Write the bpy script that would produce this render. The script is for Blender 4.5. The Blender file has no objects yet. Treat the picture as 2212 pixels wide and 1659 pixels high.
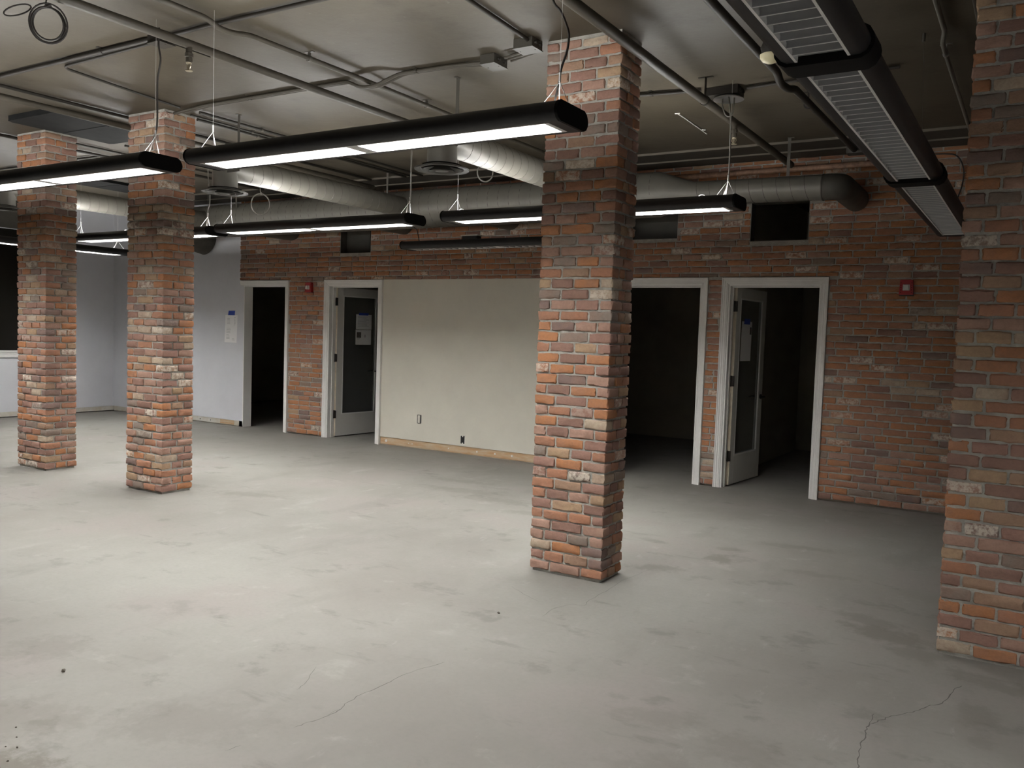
import bpy, math, random
import numpy as np
from mathutils import Vector, Matrix

random.seed(7)
NP = np.random.RandomState(11)
SC = bpy.context.scene
COL = SC.collection
PI = math.pi
H = 3.42          # ceiling height
W = 8.74          # front of the brick on the back wall
CAMH = 1.56

# ------------------------------------------------------------------ tagging
def tag(o, label=None, cat=None, group=None, kind=None):
    if label: o['label'] = label
    if cat: o['category'] = cat
    if group: o['group'] = group
    if kind: o['kind'] = kind
    return o

def empty(name, loc=(0, 0, 0), rz=0.0, parent=None):
    o = bpy.data.objects.new(name, None)
    o.empty_display_size = 0.1
    COL.objects.link(o)
    o.location = loc
    o.rotation_euler = (0, 0, rz)
    if parent: o.parent = parent
    return o

def to_local(root, p):
    m = Matrix.Translation(root.location) @ Matrix.Rotation(root.rotation_euler[2], 4, 'Z')
    return tuple(m.inverted() @ Vector(p))

# ------------------------------------------------------------------ mesh builder
class MB:
    def __init__(s):
        s.v = []; s.f = []; s.m = []
    def add(s, vs, fs, m=0):
        n = len(s.v)
        s.v.extend([tuple(map(float, p)) for p in vs])
        for f in fs:
            s.f.append(tuple(i + n for i in f)); s.m.append(m)
    def box(s, x0, x1, y0, y1, z0, z1, m=0):
        vs = [(x0,y0,z0),(x1,y0,z0),(x1,y1,z0),(x0,y1,z0),(x0,y0,z1),(x1,y0,z1),(x1,y1,z1),(x0,y1,z1)]
        s.add(vs, [(0,3,2,1),(4,5,6,7),(0,1,5,4),(1,2,6,5),(2,3,7,6),(3,0,4,7)], m)
    def prism(s, poly, a0, a1, axis='x', m=0, caps=True):
        """poly of 2-D points in the plane across axis: x -> (y,z), y -> (x,z), z -> (x,y)"""
        def P(a, q):
            if axis == 'x': return (a, q[0], q[1])
            if axis == 'y': return (q[0], a, q[1])
            return (q[0], q[1], a)
        n = len(poly)
        vs = [P(a0, q) for q in poly] + [P(a1, q) for q in poly]
        fs = [(i, (i+1) % n, n + (i+1) % n, n + i) for i in range(n)]
        if caps: fs += [tuple(range(n))[::-1], tuple(range(n, 2*n))]
        s.add(vs, fs, m)
    def tube(s, path, r, seg=10, m=0, caps=True, radii=None):
        path = [Vector(p) for p in path]
        k = len(path)
        tang = []
        for i in range(k):
            a = path[max(0, i-1)]; b = path[min(k-1, i+1)]
            t = (b - a)
            tang.append(t.normalized() if t.length > 1e-9 else Vector((0, 0, 1)))
        up = Vector((0, 0, 1)) if abs(tang[0].z) < 0.9 else Vector((1, 0, 0))
        u = tang[0].cross(up).normalized()
        vs = []
        for i in range(k):
            t = tang[i]
            u = (u - t * u.dot(t))
            if u.length < 1e-6: u = t.orthogonal()
            u.normalize()
            w = t.cross(u)
            rr = radii[i] if radii else r
            for j in range(seg):
                a = 2*PI*j/seg
                vs.append(path[i] + u*(rr*math.cos(a)) + w*(rr*math.sin(a)))
        fs = []
        for i in range(k-1):
            for j in range(seg):
                a = i*seg + j; b = i*seg + (j+1) % seg
                fs.append((a, b, b+seg, a+seg))
        if caps:
            fs.append(tuple(range(seg))[::-1]); fs.append(tuple(range((k-1)*seg, k*seg)))
        s.add(vs, fs, m)
    def lathe(s, prof, c, axis='z', seg=24, m=0, close=True):
        """prof: (radius, along) pairs; spun about axis through c"""
        vs = []
        for r, h in prof:
            for j in range(seg):
                a = 2*PI*j/seg; p, q = r*math.cos(a), r*math.sin(a)
                if axis == 'z': vs.append((c[0]+p, c[1]+q, c[2]+h))
                elif axis == 'y': vs.append((c[0]+p, c[1]+h, c[2]+q))
                else: vs.append((c[0]+h, c[1]+p, c[2]+q))
        fs = []
        k = len(prof)
        for i in range(k-1):
            for j in range(seg):
                a = i*seg+j; b = i*seg+(j+1) % seg
                fs.append((a, b, b+seg, a+seg))
        if close:
            fs.append(tuple(range(seg))[::-1]); fs.append(tuple(range((k-1)*seg, k*seg)))
        s.add(vs, fs, m)
    def build(s, name, mats, parent=None, smooth=40, bevel=None):
        me = bpy.data.meshes.new(name)
        me.from_pydata(s.v, [], s.f)
        if not isinstance(mats, (list, tuple)): mats = [mats]
        for mt in mats: me.materials.append(mt)
        if len(mats) > 1: me.polygons.foreach_set('material_index', s.m)
        if smooth:
            me.polygons.foreach_set('use_smooth', [True]*len(me.polygons))
            me.set_sharp_from_angle(angle=math.radians(smooth))
        me.validate(); me.update()
        o = bpy.data.objects.new(name, me)
        COL.objects.link(o)
        if parent: o.parent = parent
        if bevel:
            b = o.modifiers.new('bevel', 'BEVEL'); b.width = bevel; b.segments = 2; b.limit_method = 'ANGLE'
        return o

def arc_path(pts, rad=0.05, n=6):
    """round the corners of a polyline"""
    pts = [Vector(p) for p in pts]
    out = [pts[0]]
    for i in range(1, len(pts)-1):
        a, b, c = pts[i-1], pts[i], pts[i+1]
        d1 = (a-b); d2 = (c-b)
        r = min(rad, d1.length*0.49, d2.length*0.49)
        p0 = b + d1.normalized()*r; p1 = b + d2.normalized()*r
        for k in range(n+1):
            t = k/n
            out.append(p0*(1-t)**2 + b*2*t*(1-t) + p1*t*t)
    out.append(pts[-1])
    return out

def smooth_path(pts, n=5):
    """Catmull-Rom through points"""
    pts = [Vector(p) for p in pts]
    P = [pts[0]*2-pts[1]] + pts + [pts[-1]*2-pts[-2]]
    out = []
    for i in range(1, len(P)-2):
        for k in range(n):
            t = k/n
            a, b, c, d = P[i-1], P[i], P[i+1], P[i+2]
            out.append(0.5*((2*b) + (c-a)*t + (2*a-5*b+4*c-d)*t*t + (3*b-a-3*c+d)*t**3))
    out.append(pts[-1])
    return out

# ------------------------------------------------------------------ materials
def lnk(nt, a, b): nt.links.new(a, b)

def mat(name, col, rough=0.6, metal=0.0, spec=0.5, nscale=0, namt=0.0, bump=0.0, bscale=60, stretch=(1,1,1), col2=None):
    m = bpy.data.materials.new(name); m.use_nodes = True
    nt = m.node_tree; b = nt.nodes['Principled BSDF']
    b.inputs['Base Color'].default_value = (*col, 1)
    b.inputs['Roughness'].default_value = rough
    b.inputs['Metallic'].default_value = metal
    b.inputs['Specular IOR Level'].default_value = spec
    tc = None
    if nscale or bump:
        tc = nt.nodes.new('ShaderNodeTexCoord'); mp = nt.nodes.new('ShaderNodeMapping')
        mp.inputs['Scale'].default_value = stretch
        lnk(nt, tc.outputs['Object'], mp.inputs['Vector'])
    if nscale:
        n = nt.nodes.new('ShaderNodeTexNoise'); n.inputs['Scale'].default_value = nscale
        n.inputs['Detail'].default_value = 6; n.inputs['Roughness'].default_value = 0.6
        lnk(nt, mp.outputs['Vector'], n.inputs['Vector'])
        r = nt.nodes.new('ShaderNodeValToRGB')
        c2 = col2 or tuple(c*(1-namt) for c in col)
        c1 = col if col2 else tuple(min(1, c*(1+namt)) for c in col)
        r.color_ramp.elements[0].position = 0.35; r.color_ramp.elements[0].color = (*c2, 1)
        r.color_ramp.elements[1].position = 0.68; r.color_ramp.elements[1].color = (*c1, 1)
        lnk(nt, n.outputs['Fac'], r.inputs['Fac']); lnk(nt, r.outputs['Color'], b.inputs['Base Color'])
    if bump:
        n2 = nt.nodes.new('ShaderNodeTexNoise'); n2.inputs['Scale'].default_value = bscale
        n2.inputs['Detail'].default_value = 5
        lnk(nt, mp.outputs['Vector'], n2.inputs['Vector'])
        bp = nt.nodes.new('ShaderNodeBump'); bp.inputs['Strength'].default_value = bump; bp.inputs['Distance'].default_value = 0.01
        lnk(nt, n2.outputs['Fac'], bp.inputs['Height']); lnk(nt, bp.outputs['Normal'], b.inputs['Normal'])
    return m

def emis(name, col, strength):
    m = bpy.data.materials.new(name); m.use_nodes = True
    nt = m.node_tree
    for n in list(nt.nodes): nt.nodes.remove(n)
    o = nt.nodes.new('ShaderNodeOutputMaterial'); e = nt.nodes.new('ShaderNodeEmission')
    e.inputs['Color'].default_value = (*col, 1); e.inputs['Strength'].default_value = strength
    lnk(nt, e.outputs[0], o.inputs['Surface'])
    return m

def math_node(nt, op, a, b=None, c=None, clamp=False):
    n = nt.nodes.new('ShaderNodeMath'); n.operation = op; n.use_clamp = clamp
    for i, x in enumerate((a, b, c)):
        if x is None: continue
        if isinstance(x, (int, float)): n.inputs[i].default_value = x
        else: lnk(nt, x, n.inputs[i])
    return n.outputs[0]

def mix_col(nt, fac, a, b, mode='MIX'):
    n = nt.nodes.new('ShaderNodeMix'); n.data_type = 'RGBA'; n.blend_type = mode
    for s, x in ((n.inputs[0], fac), (n.inputs[6], a), (n.inputs[7], b)):
        if isinstance(x, (int, float)): s.default_value = x
        elif isinstance(x, tuple): s.default_value = (*x, 1)
        else: lnk(nt, x, s)
    return n.outputs[2]

def noise(nt, vec, scale, detail=5, rough=0.55):
    n = nt.nodes.new('ShaderNodeTexNoise'); n.inputs['Scale'].default_value = scale
    n.inputs['Detail'].default_value = detail; n.inputs['Roughness'].default_value = rough
    if vec is not None: lnk(nt, vec, n.inputs['Vector'])
    return n.outputs['Fac']

def remap(nt, v, a, b, c=0.0, d=1.0):
    n = nt.nodes.new('ShaderNodeMapRange'); n.interpolation_type = 'SMOOTHSTEP'
    lnk(nt, v, n.inputs[0])
    n.inputs[1].default_value = a; n.inputs[2].default_value = b; n.inputs[3].default_value = c; n.inputs[4].default_value = d
    return n.outputs[0]

def mapping(nt, scale=(1,1,1), rot=(0,0,0), loc=(0,0,0)):
    tc = nt.nodes.new('ShaderNodeTexCoord'); mp = nt.nodes.new('ShaderNodeMapping')
    mp.inputs['Scale'].default_value = scale; mp.inputs['Rotation'].default_value = rot; mp.inputs['Location'].default_value = loc
    lnk(nt, tc.outputs['Object'], mp.inputs['Vector'])
    return mp.outputs['Vector']

def brick_material():
    m = bpy.data.materials.new('fired_brick'); m.use_nodes = True
    nt = m.node_tree; b = nt.nodes['Principled BSDF']
    a = nt.nodes.new('ShaderNodeAttribute'); a.attribute_name = 'tone'
    s = nt.nodes.new('ShaderNodeAttribute'); s.attribute_name = 'seed'
    r = nt.nodes.new('ShaderNodeValToRGB'); cr = r.color_ramp; cr.interpolation = 'CONSTANT'
    stops = [(0.0,(.440,.198,.092)),(.15,(.395,.192,.115)),(.30,(.320,.185,.145)),(.44,(.400,.250,.190)),
             (.58,(.255,.150,.118)),(.68,(.365,.240,.160)),(.77,(.205,.146,.128)),(.84,(.430,.300,.185)),
             (.90,(.250,.205,.170)),(.955,(.490,.400,.300))]
    cr.elements[0].position = 0; cr.elements[0].color = (*stops[0][1], 1)
    cr.elements[1].position = stops[1][0]; cr.elements[1].color = (*stops[1][1], 1)
    for p, c in stops[2:]:
        e = cr.elements.new(p); e.color = (*c, 1)
    lnk(nt, a.outputs['Fac'], r.inputs['Fac'])
    v = mapping(nt)
    # shift the pattern per brick so that neighbours differ
    add = nt.nodes.new('ShaderNodeVectorMath'); add.operation = 'ADD'
    sc = math_node(nt, 'MULTIPLY', s.outputs['Fac'], 37.0)
    cmb = nt.nodes.new('ShaderNodeCombineXYZ')
    for i in range(3): lnk(nt, sc, cmb.inputs[i])
    lnk(nt, v, add.inputs[0]); lnk(nt, cmb.outputs[0], add.inputs[1])
    vv = add.outputs[0]
    n1 = noise(nt, vv, 9, 4); n2 = noise(nt, vv, 55, 6, .7); n3 = noise(nt, vv, 26, 6, .75)
    c = mix_col(nt, remap(nt, n1, .35, .7, 0, .45), r.outputs['Color'], (.30,.180,.132))
    c = mix_col(nt, remap(nt, n2, .3, .75, .0, .30), c, (.15,.095,.075))
    # pale lime bloom on a share of the bricks
    bloom = math_node(nt, 'MULTIPLY', remap(nt, s.outputs['Fac'], .915, .955), remap(nt, n3, .40, .58))
    bloom = math_node(nt, 'MULTIPLY', bloom, .88)
    c = mix_col(nt, bloom, c, (.62,.55,.46))
    lnk(nt, c, b.inputs['Base Color'])
    b.inputs['Roughness'].default_value = 0.88; b.inputs['Specular IOR Level'].default_value = 0.25
    bp = nt.nodes.new('ShaderNodeBump'); bp.inputs['Strength'].default_value = 0.5; bp.inputs['Distance'].default_value = 0.006
    h = math_node(nt, 'ADD', n2, math_node(nt, 'MULTIPLY', n1, 1.2))
    lnk(nt, h, bp.inputs['Height']); lnk(nt, bp.outputs['Normal'], b.inputs['Normal'])
    return m

def floor_material():
    m = bpy.data.materials.new('ground_concrete'); m.use_nodes = True
    nt = m.node_tree; b = nt.nodes['Principled BSDF']
    v = mapping(nt)
    vs = mapping(nt, scale=(1.0, .35, 1), rot=(0, 0, .62))
    vt = mapping(nt, scale=(.30, 1.0, 1), rot=(0, 0, .15))
    n0 = noise(nt, v, .55, 5, .6); n1 = noise(nt, vs, 2.2, 7, .62); n2 = noise(nt, vt, 4.5, 8, .66)
    vj = mapping(nt, scale=(.8, 1.0, 1), rot=(0, 0, -.5), loc=(3.1, 1.7, 0)); n6 = noise(nt, vj, 3.2, 9, .68); n7 = noise(nt, vj, .8, 3, .5)
    n3 = noise(nt, v, 40, 4, .6); n4 = noise(nt, vs, 7, 7, .7); n5 = noise(nt, v, 1.1, 4, .5)
    c = mix_col(nt, remap(nt, n0, .32, .68), (0.179,0.168,0.149), (0.225,0.219,0.199))
    c = mix_col(nt, remap(nt, n5, .50, .66, 0, .55), c, (0.203,0.179,0.166))
    c = mix_col(nt, remap(nt, n1, .54, .70, 0, .42), c, (0.154,0.145,0.129))
    c = mix_col(nt, remap(nt, n1, .26, .42, .50, 0), c, (0.257,0.250,0.230))
    c = mix_col(nt, remap(nt, n2, .60, .71, 0, .50), c, (0.109,0.100,0.087))
    c = mix_col(nt, remap(nt, n4, .62, .70, 0, .35), c, (0.272,0.266,0.247))
    c = mix_col(nt, remap(nt, n3, .35, .8, 0, .16), c, (0.132,0.126,0.112))
    c = mix_col(nt, math_node(nt, 'MULTIPLY', remap(nt, n6, .56, .66, 0, .50), remap(nt, n7, .42, .60)), c, (0.120,0.113,0.098))
    c = mix_col(nt, remap(nt, n6, .30, .42, .40, 0), c, (0.264,0.260,0.236))
        # single stains where the photograph shows them: (x, y, half x, half y, depth)
    tc = nt.nodes.new('ShaderNodeTexCoord')
    ns = noise(nt, v, 11, 6, .7)
    total = None
    for (x, y, a, e, k, rot) in STAINS:
        mp = nt.nodes.new('ShaderNodeMapping'); mp.vector_type = 'TEXTURE'
        mp.inputs['Location'].default_value = (x, y, 0); mp.inputs['Scale'].default_value = (a, e, 1)
        mp.inputs['Rotation'].default_value = (0, 0, rot)
        lnk(nt, tc.outputs['Object'], mp.inputs['Vector'])
        ln = nt.nodes.new('ShaderNodeVectorMath'); ln.operation = 'LENGTH'
        lnk(nt, mp.outputs['Vector'], ln.inputs[0])
        d = math_node(nt, 'ADD', ln.outputs['Value'], math_node(nt, 'MULTIPLY', math_node(nt, 'SUBTRACT', ns, .5), 2.6))
        f = remap(nt, d, .35, 1.1, k, 0)
        total = f if total is None else math_node(nt, 'MAXIMUM', total, f)
    c = mix_col(nt, total, c, (.115,.104,.086))
    lnk(nt, c, b.inputs['Base Color'])
    b.inputs['Roughness'].default_value = 0.72; b.inputs['Specular IOR Level'].default_value = 0.3
    bp = nt.nodes.new('ShaderNodeBump'); bp.inputs['Strength'].default_value = 0.12; bp.inputs['Distance'].default_value = 0.006
    lnk(nt, n4, bp.inputs['Height']); lnk(nt, bp.outputs['Normal'], b.inputs['Normal'])
    return m

def ceiling_material():
    m = bpy.data.materials.new('painted_concrete_ceiling'); m.use_nodes = True
    nt = m.node_tree; b = nt.nodes['Principled BSDF']
    v = mapping(nt)
    n0 = noise(nt, v, .5, 5, .6); n1 = noise(nt, v, 2.6, 7, .65); n2 = noise(nt, v, 14, 6, .6); n3 = noise(nt, v, 60, 3)
    c = mix_col(nt, remap(nt, n0, .34, .66), CEIL_A, CEIL_B)
    c = mix_col(nt, remap(nt, n1, .50, .68, 0, .55), c, tuple(x*.62 for x in CEIL_A))
    c = mix_col(nt, remap(nt, n1, .28, .42, .35, 0), c, tuple(min(1, x*1.22) for x in CEIL_B))
    c = mix_col(nt, remap(nt, n2, .66, .76, 0, .3), c, (.17,.16,.14))
    lnk(nt, c, b.inputs['Base Color']); b.inputs['Roughness'].default_value = .55; b.inputs['Specular IOR Level'].default_value = .35
    bp = nt.nodes.new('ShaderNodeBump'); bp.inputs['Strength'].default_value = 0.25; bp.inputs['Distance'].default_value = 0.006
    lnk(nt, math_node(nt, 'ADD', n2, math_node(nt, 'MULTIPLY', n1, 2.0)), bp.inputs['Height']); lnk(nt, bp.outputs['Normal'], b.inputs['Normal'])
    return m

def glass_material():
    m = bpy.data.materials.new('door_glass'); m.use_nodes = True
    b = m.node_tree.nodes['Principled BSDF']
    b.inputs['Base Color'].default_value = (.86,.90,.88,1); b.inputs['Roughness'].default_value = .06
    b.inputs['Transmission Weight'].default_value = 0.90; b.inputs['IOR'].default_value = 1.45
    return m

CEIL_A = (.057,.047,.0315); CEIL_B = (.077,.066,.048)
STAINS = [(-1.852,5.883,.14,.16,.62,0),(-2.12,5.37,.22,.10,.45,.5),(-.598,4.90,.30,.16,.60,-.4),(-.74,5.10,.26,.12,.45,-.5),(-.42,4.70,.20,.12,.40,0),
          (-.137,4.05,.09,.20,.40,.1),(-.10,3.80,.07,.10,.30,0),(-1.247,3.235,.22,.12,.30,.4),(-.879,3.164,.20,.16,.32,0),(-1.05,2.85,.25,.15,.28,.3),(-1.883,6.20,.14,.06,.45,.4),
          (-6.10,5.30,.45,.12,.40,.3),(-7.35,4.80,.35,.25,.30,0),(-2.98,1.50,.28,.16,.80,.5),(-3.30,1.72,.35,.22,.30,.5),(-3.9,2.2,.25,.20,.30,.4),
          (-4.72,6.77,.55,.14,.34,.15),(-4.2,6.6,.5,.12,.34,.2),(-5.0,7.2,.5,.10,.30,.1),(-3.7,6.3,.3,.1,.34,.3),(-1.5,6.6,.35,.08,.36,.2),(-1.2,5.9,.3,.08,.30,.1),
          (-.05,4.48,.35,.10,.42,-.2),(-2.75,2.1,.4,.22,.26,.6),(-1.65,2.35,.2,.12,.28,.2),(-6.9,5.25,.3,.10,.36,0)]
M = dict(
    brick=brick_material(),
    mortar=mat('mortar', (.370,.355,.315), .95, nscale=14, namt=.18, bump=.5, bscale=90),
    floor=floor_material(), ceil=ceiling_material(),
    grey=mat('grey_wall_paint', (.655,.665,.700), .7, nscale=2.2, namt=.035, bump=.05, bscale=120),
    beige=mat('beige_wall_paint', (.670,.645,.560), .75, nscale=2.0, namt=.04, bump=.05, bscale=110),
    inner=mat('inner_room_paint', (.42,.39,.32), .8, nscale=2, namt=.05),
    white=mat('white_trim_paint', (.800,.795,.770), .42, nscale=5, namt=.03),
    doorw=mat('white_door_paint', (.640,.630,.590), .45, nscale=4, namt=.03),
    edge=mat('bare_wood_edge', (.62,.56,.44), .6, nscale=12, namt=.12),
    blk=mat('black_enamel', (.015,.015,.0165), .45, spec=.35, nscale=20, namt=.15),
    cap=mat('black_plastic_cap', (.006,.006,.0065), .7, spec=.15),
    reflect=mat('white_reflector', (.80,.82,.84), .30, spec=.6),
    louvre=mat('louvre_aluminium', (.42,.425,.43), .34, metal=.7),
    rail=mat('louvre_rail', (.74,.74,.72), .45),
    tubeoff=mat('unlit_tube', (.28,.28,.27), .5),
    wire=mat('white_wire', (.72,.72,.70), .5), cord=mat('dark_cord', (.035,.03,.027), .55), cordg=mat('grey_cord', (.16,.15,.13), .6),
    duct=mat('galvanised_duct', (.150,.143,.122), .46, metal=.2, nscale=6, namt=.08, bump=.03),
    ductd=mat('dark_elbow_duct', (.060,.055,.045), .6, nscale=8, namt=.2),
    seam=mat('duct_seam', (.07,.066,.055), .5, metal=.2),
    pipe=mat('painted_pipe', (.050,.0425,.031), .55, nscale=9, namt=.14),
    conduit=mat('painted_conduit', (.050,.043,.032), .55, nscale=9, namt=.14),
    conduitd=mat('dark_conduit', (.020,.0165,.012), .6, nscale=9, namt=.2),
    jbox=mat('junction_box_paint', (.046,.042,.033), .5, nscale=9, namt=.1),
    diff=mat('diffuser_paint', (.075,.072,.062), .6, nscale=8, namt=.08),
    steel=mat('bright_steel', (.55,.55,.54), .28, metal=.9), brass=mat('dull_brass', (.42,.37,.27), .35, metal=.7),
    strap=mat('strap_steel', (.09,.083,.07), .5, metal=.3),
    strapd=mat('dark_strap', (.06,.055,.047), .6),
    bpipe=mat('brick_coloured_pipe', (.275,.160,.105), .7, nscale=16, namt=.35),
    cream=mat('cream_plastic', (.72,.66,.42), .35),
    red=mat('red_plastic', (.33,.018,.022), .4), lens=mat('strobe_lens', (.72,.72,.68), .15, spec=.8),
    hinge=mat('dark_bronze', (.018,.015,.012), .45, metal=.5),
    paper=mat('paper', (.88,.88,.88), .8), ink=mat('grey_print', (.30,.30,.31), .8), pic=mat('dark_picture', (.10,.09,.08), .7, nscale=60, namt=.6),
    tape=mat('blue_tape', (.035,.075,.42), .6),
    woodplate=mat('worn_wood_plate', (.50,.30,.15), .75, nscale=5, stretch=(1,1,6), col2=(.56,.45,.31), bump=.2),
    plaster=mat('scraped_plaster', (.62,.61,.57), .85, nscale=7, namt=.08, col2=(.52,.47,.37), bump=.3, bscale=30),
    beam=mat('brown_shaded_board', (.036,.031,.022), .7, nscale=4, namt=.15), beamedge=mat('header_edge', (.12,.105,.08), .7),  # brown board; on the ceiling header the dark tone paints the duct's shade
    panel=mat('dark_sheet', (.016,.0165,.0165), .8, spec=.1, nscale=3, namt=.3),
    glass=glass_material(), crack=mat('crack_shadow', (.085,.08,.07), .95), pebble=mat('dark_grit', (.075,.065,.05), .9, nscale=40, namt=.4), flake=mat('white_flake', (.78,.77,.73), .8),
    box=mat('outlet_box', (.02,.02,.02), .6), plate=mat('outlet_body', (.75,.73,.66), .5),
    relite=mat('dark_relite', (.012,.011,.009), .18, spec=.25),
    lamp=emis('lamp_glow', (1.0,.985,.965), 66.0), lampup=emis('uplight_glow', (1.0,.985,.955), 62.0),
)

# ------------------------------------------------------------------ rounded bricks (numpy)
_T = {}
def rb_template(nx, ny, nz):
    k = (nx, ny, nz)
    if k in _T: return _T[k]
    idx = {}; pts = []
    for i in range(nx):
        for j in range(ny):
            for l in range(nz):
                if i in (0, nx-1) or j in (0, ny-1) or l in (0, nz-1):
                    idx[(i, j, l)] = len(pts); pts.append((i, j, l))
    F = []
    for j in range(ny-1):
        for l in range(nz-1):
            F.append((idx[(0,j,l)], idx[(0,j,l+1)], idx[(0,j+1,l+1)], idx[(0,j+1,l)]))
            F.append((idx[(nx-1,j,l)], idx[(nx-1,j+1,l)], idx[(nx-1,j+1,l+1)], idx[(nx-1,j,l+1)]))
    for i in range(nx-1):
        for l in range(nz-1):
            F.append((idx[(i,0,l)], idx[(i+1,0,l)], idx[(i+1,0,l+1)], idx[(i,0,l+1)]))
            F.append((idx[(i,ny-1,l)], idx[(i,ny-1,l+1)], idx[(i+1,ny-1,l+1)], idx[(i+1,ny-1,l)]))
    for i in range(nx-1):
        for j in range(ny-1):
            F.append((idx[(i,j,0)], idx[(i,j+1,0)], idx[(i+1,j+1,0)], idx[(i+1,j,0)]))
            F.append((idx[(i,j,nz-1)], idx[(i+1,j,nz-1)], idx[(i+1,j+1,nz-1)], idx[(i,j+1,nz-1)]))
    _T[k] = (np.array(pts), np.array(F))
    return _T[k]

def axis_cuts(L, c, n):
    inner = np.linspace(c, L-c, n-2)
    return np.concatenate([[0], inner, [L]])

class Bricks:
    def __init__(s): s.V = []; s.F = []; s.tone = []; s.seed = []; s.n = 0
    def add(s, x0, x1, y0, y1, z0, z1, c=.007, jit=.0013, tone=None, yface=False):
        d = np.array([x1-x0, y1-y0, z1-z0]); c = min(c, d.min()*.3)
        n = [4 + int(round(d[0]/.06)), 4 + int(round(d[1]/.07)), 5]
        if yface: n[1] = 3
        P, F = rb_template(*n)
        cuts = [axis_cuts(d[a], c if not (yface and a == 1) else d[1]*.45, n[a]) for a in range(3)]
        p = np.stack([cuts[a][P[:, a]] for a in range(3)], 1)
        q = np.clip(p, c, d-c) if not yface else np.stack([np.clip(p[:,0],c,d[0]-c), np.clip(p[:,1],c,d[1]), np.clip(p[:,2],c,d[2]-c)],1)
        o = p - q; ln = np.linalg.norm(o, axis=1, keepdims=True); ln[ln == 0] = 1
        p = q + o/ln*np.minimum(c, np.abs(o).max(1, keepdims=True))
        j = NP.randn(*p.shape)*jit
        edge = (np.abs(o) > 1e-6).sum(1) > 0
        j[edge] *= 1.5
        chip = (NP.rand(len(p)) < .05) & ((np.abs(o) > 1e-6).sum(1) > 1)
        p = p + j
        ctr = d/2
        p[chip] += (ctr - p[chip])/np.linalg.norm(ctr)*.010
        s.V.append(p + np.array([x0, y0, z0])); s.F.append(F + s.n); s.n += len(p)
        t = NP.rand() if tone is None else tone
        s.tone += [t]*len(F); s.seed += [NP.rand()]*len(F)
    def build(s, name, parent=None, extra=None, mats=None):
        V = np.concatenate(s.V); F = np.concatenate(s.F)
        v = [tuple(a) for a in V.tolist()]; f = [tuple(a) for a in F.tolist()]
        mi = [0]*len(f); tone = list(s.tone); seed = list(s.seed)
        if extra:
            n = len(v); v += extra.v; f += [tuple(i+n for i in q) for q in extra.f]
            mi += [1]*len(extra.f); tone += [0.5]*len(extra.f); seed += [0.]*len(extra.f)
        me = bpy.data.meshes.new(name); me.from_pydata(v, [], f)
        for mt in (mats or [M['brick'], M['mortar']]): me.materials.append(mt)
        me.polygons.foreach_set('material_index', mi)
        me.polygons.foreach_set('use_smooth', [True]*len(f))
        me.set_sharp_from_angle(angle=math.radians(50))
        for nm, arr in (('tone', tone), ('seed', seed)):
            a = me.attributes.new(nm, 'FLOAT', 'FACE'); a.data.foreach_set('value', arr)
        me.update()
        o = bpy.data.objects.new(name, me); COL.objects.link(o)
        if parent: o.parent = parent
        return o

CO = .0680   # one course with its joint
JT = .0122

def split_len(L, parts, jt=JT):
    tot = sum(parts); free = L - jt*(len(parts)-1)
    out = []; a = 0
    for p in parts:
        w = free*p/tot*(1 + 0)
        out.append((a, a+w)); a += w+jt
    return out

def pillar(name, x0, x1, y0, y1, label, side_first=0):
    w = x1-x0; d = y1-y0
    B = Bricks(); core = MB()
    core.box(.0095, w-.0095, .0095, d-.0095, .016, H, 0); core.box(.016, w-.016, .016, d-.016, 0, .016, 0)
    core.box(.004, w-.004, .004, d-.004, H-.018, H, 0)
    k = 0; z = .020
    while z + .030 < H - .012:
        zt = min(z + CO - JT, H-.020)
        g = lambda: NP.uniform(-.004, .004)
        if (k + side_first) % 2 == 0:
            ca = .085 + NP.uniform(-.008, .012); cb = d/2 - JT/2
            fm = [1, 1]
            sm = []
        else:
            ca = .150 + NP.uniform(-.012, .012); cb = .092 + NP.uniform(-.006, .010)
            fm = [1]
            sm = [1]
        # corner bricks: four solid blocks wrapping both faces
        for sx in (0, 1):
            for sy in (0, 1):
                a = ca + NP.uniform(-.012, .012)*(1 if fm == [1, 1] else 1)
                if sx == 0: ax0, ax1 = g(), ca
                else: ax0, ax1 = w-ca, w+g()
                if sy == 0: ay0, ay1 = g(), cb
                else: ay0, ay1 = d-cb, d+g()
                B.add(ax0, ax1, ay0, ay1, z+NP.uniform(-.002,.002), zt+NP.uniform(-.002,.002), c=.008)
        # field bricks on the long faces
        L = w - 2*ca - 2*JT
        wob = NP.uniform(.9, 1.1)
        for (a, b) in split_len(L, [wob] if fm == [1] else [wob, 2-wob]):
            for sy in (0, 1):
                o = g()
                if sy == 0: B.add(ca+JT+a, ca+JT+b, o, .055, z+NP.uniform(-.002,.002), zt+NP.uniform(-.002,.002))
                else: B.add(ca+JT+a, ca+JT+b, d-.055, d-o, z, zt)
        if sm:
            L2 = d - 2*cb - 2*JT
            for sx in (0, 1):
                o = g()
                if sx == 0: B.add(o, .055, cb+JT, cb+JT+L2, z, zt)
                else: B.add(w-.055, w-o, cb+JT, cb+JT+L2, z, zt)
        z += CO; k += 1
    o = B.build(name, None, core)
    o.location = (x0, y0, 0)
    tag(o, label, 'pillar', 'brick pillars standing in a row')
    return o

pillar('brick_pillar', -2.785, -2.262, 4.79, 5.095, 'brick pillar nearest the middle of the room, in front of the beige panel', 1)
pillar('brick_pillar', -7.165, -6.640, 4.79, 5.115, 'brick pillar with the grey sheet metal panel on the ceiling at its top left', 0)
pillar('brick_pillar', -9.028, -8.507, 4.79, 5.118, 'leftmost brick pillar, standing before the grey wall with the dark window', 1)
pillar('brick_pillar', -.362, .160, 4.77, 5.09, 'shaded brick pillar cut by the right edge of the photo', 1)

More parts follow.
